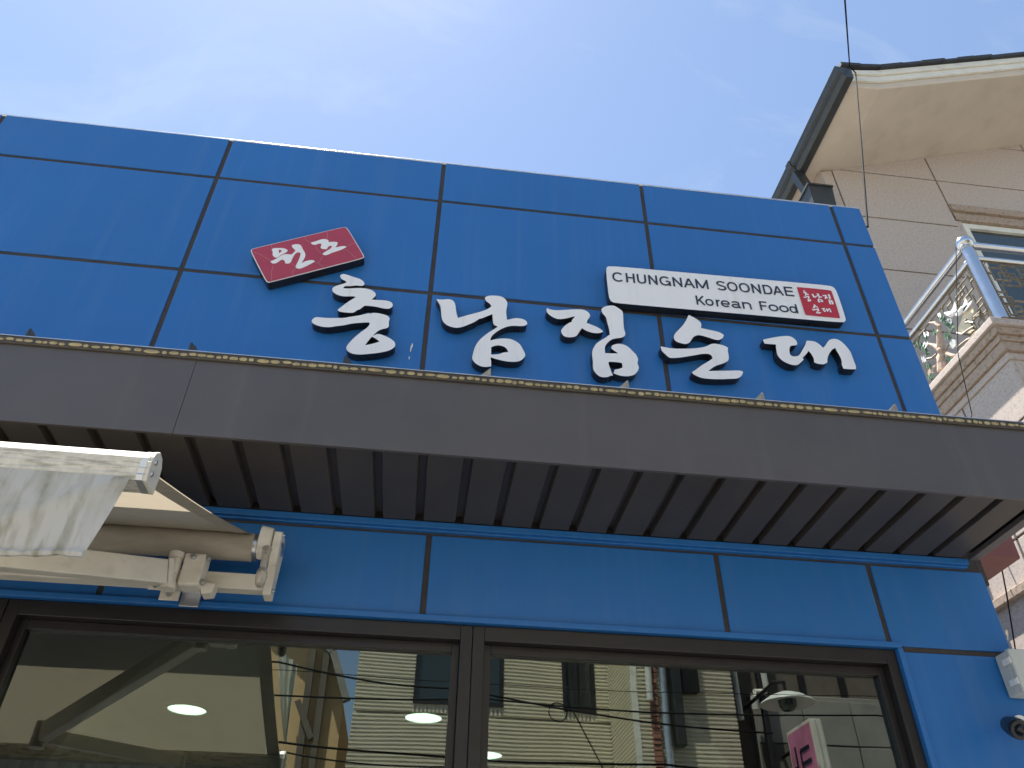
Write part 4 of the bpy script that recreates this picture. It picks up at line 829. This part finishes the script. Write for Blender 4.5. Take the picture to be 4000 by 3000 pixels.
# brown building on the right side
hd_ = thing('brown_building', 'dark brown clad building with outside pipes, mirrored at the right of the window', 'building')
DY = -5.2
D0 = X4+0.05; D1 = D0+7
box('wall', DARKW, (D0, DY-5, 0), (D1, DY, 8.5), hd_)
zc = sz(3150, 2730, DY)
box('lower_cladding', CONC, (D0+0.4, DY+0.002, 0.1), (D1, DY+0.12, zc), hd_, 0.01)
for i in range(7):
    xk = D0+0.6+i*0.62; box('wall_rib', BRONZE, (xk, DY+0.001, zc+0.01), (xk+0.07, DY+0.06, 8.4), hd_)
for j in range(5):
    for i in range(8): 
        if (i+j) % 1 == 0: box('stone_slab', random.choice((CONC, DARKW)), (D0+0.42+i*0.72, DY+0.121, zc-0.05-(j+1)*0.62), (D0+0.42+i*0.72+0.70, DY+0.15+random.uniform(0, .008), zc-0.05-j*0.62-0.02), hd_, 0.006)
p1, p2 = refl(2945, 2560, DY+0.25), refl(2998, 2990, DY+0.25)
MB().tube([(p1.x, DY+0.25, 8.4), (p1.x, DY+0.25, 0.2)], 0.05, 12).obj('pipe', BRONZE, hd_, smooth=True)
p3 = refl(2990, 2690, DY+0.3); p4 = refl(2945, 2700, DY+0.3)
MB().tube([(p3.x, DY+0.3, 8.4), (p3.x, DY+0.3, p3.z), (p3.x-0.02, DY+0.3, p3.z-0.05), (p4.x, DY+0.3, p3.z-0.06), (p4.x-0.03, DY+0.3, p3.z-0.12), (p4.x-0.03, DY+0.3, p3.z-0.3)], 0.045, 12).obj('pipe', PVC, hd_, smooth=True)
p5 = refl(2862, 2600, DY+0.4); MB().tube([(p5.x, DY+0.4, 8.4), (p5.x, DY+0.4, sz(2870, 2810, DY+0.4))], 0.04, 12).obj('pipe', PVC, hd_, smooth=True)
# street lamp with a saucer shade
sl = thing('street_lamp', 'saucer-shaped street lamp on an arm, mirrored in front of the brown building', 'street lamp')
LYp = -3.6; lc = refl(3075, 2745, LYp)
prof = [(0.02, 0.12), (0.10, 0.115), (0.22, 0.07), (0.33, 0.0), (0.34, -0.02), (0.30, -0.01), (0.14, 0.03), (0.12, 0.02)]
def lathe(prof, c, n=32):
    m_ = MB(); m_.sheet([[(c.x+r*math.cos(2*math.pi*k/n), c.y+r*math.sin(2*math.pi*k/n), c.z+z) for k in range(n+1)] for r, z in prof]); return m_
lathe(prof, lc).obj('shade', PLAST, sl, smooth=True)
lathe([(0.119, 0.02), (0.11, -0.05), (0.07, -0.10), (0.001, -0.115)], lc).obj('bulb_cover', DPANE, sl, smooth=True)
MB().tube([lc+Vector((0, 0, 0.11)), lc+Vector((0, 0, 0.25)), lc+Vector((0, -0.3, 0.34)), (lc.x, DY+0.16, lc.z+0.30)], 0.025, 10).obj('arm', BRONZE, sl, smooth=True)
# projecting pink and white sign
ps = thing('projecting_sign', 'pink and white projecting box sign on the brown building, mirrored', 'sign')
SY1 = -3.9; cS = crop(2950, 2650, 4.022)
e0 = refl(*cS(860, 635), SY1); e1 = refl(*cS(1030, 645), SY1)
zt_ = e0.z; zb_ = zt_-1.6
box('casing', WHITEP, (e0.x, SY1-0.75, zb_), (e1.x, SY1, zt_), ps, 0.006)
MB().box((e0.x+0.06, SY1+0.001, zb_+0.02), (e0.x+0.075, SY1+0.012, zt_-0.02)).box((e0.x+0.13, SY1+0.001, zb_+0.02), (e0.x+0.145, SY1+0.012, zt_-0.02)).obj('edge_trim', PLAST, ps)
box('pink_face', PINK, (e0.x-0.004, SY1-0.72, zb_+0.75), (e0.x-0.0005, SY1-0.03, zt_-0.04), ps)
box('white_face', WHITE, (e0.x-0.004, SY1-0.72, zb_+0.03), (e0.x-0.0005, SY1-0.03, zb_+0.745), ps)
tx = MB()
def stroke(y0, z0, y1, z1, w=0.045): tx.bar((e0.x-0.007, SY1-y0, zt_-z0), (e0.x-0.007, SY1-y1, zt_-z1), w, 0.004, up=(1, 0, 0))
for a in ((0.15, .30, .42, .30), (.42, .30, .42, .60), (.15, .45, .42, .45), (.15, .60, .42, .60), (.56, .22, .56, .72), (.56, .46, .66, .46)): stroke(*a)
pts = [(.36+.14*math.cos(t*math.pi/8), .92+.12*math.sin(t*math.pi/8)) for t in range(17)]
for a, b in zip(pts, pts[1:]): stroke(*a, *b)
tx.obj('lettering', INK, ps)
MB().tube([(e1.x-0.06, SY1-0.7, zt_-0.2), (e1.x-0.06, DY+0.14, zt_-0.2)], 0.025, 8).tube([(e1.x-0.06, SY1-0.7, zb_+0.2), (e1.x-0.06, DY+0.14, zb_+0.2)], 0.025, 8).obj('bracket', BRONZE, ps)
# overhead lines over the street
LNY = -1.5
def line(pa, pb, Y, r, label, ext=3.0, sag=0.05):
    a, b = refl(*pa, Y), refl(*pb, Y); d = (b-a).normalized()
    return cable('street_cable', [a-d*ext, a, b, b+d*ext], r, label, sag, 10, 'overhead lines mirrored in the shop window')
line((1090, 2590), (1790, 2690), LNY, 0.009, 'black overhead line sloping across the tan house, mirrored')
line((1890, 2730), (3420, 2795), LNY+0.2, 0.008, 'black overhead line crossing below the mirrored house windows')
line((1090, 2895), (2600, 2985), LNY+0.1, 0.010, 'lowest thick overhead line over the mirrored siding')
line((1090, 2930), (1850, 2990), LNY+0.5, 0.007, 'black overhead line at the foot of the mirrored siding')
line((1090, 2620), (3400, 2720), LNY-1.0, 0.004, 'thin overhead wire across the mirrored house windows')
a = refl(2225, 2745, LNY+0.2)
cable('drop_cable', [a, refl(2350, 2990, LNY+0.3), refl(2470, 3250, LNY+0.3)], 0.007, 'black cable dropping from the overhead line, mirrored over the siding')
lp = MB(); cc_ = refl(2180, 2780, LNY+0.2); lp.tube([cc_+Vector((0.085*math.cos(t/20*6.283), 0.01*math.sin(t), 0.085*math.sin(t/20*6.283))) for t in range(21)], 0.006, 6)
tag(lp.obj('coiled_cable', CABLE, None, smooth=True), 'coil of spare black cable hung on the overhead line, mirrored', 'cable')
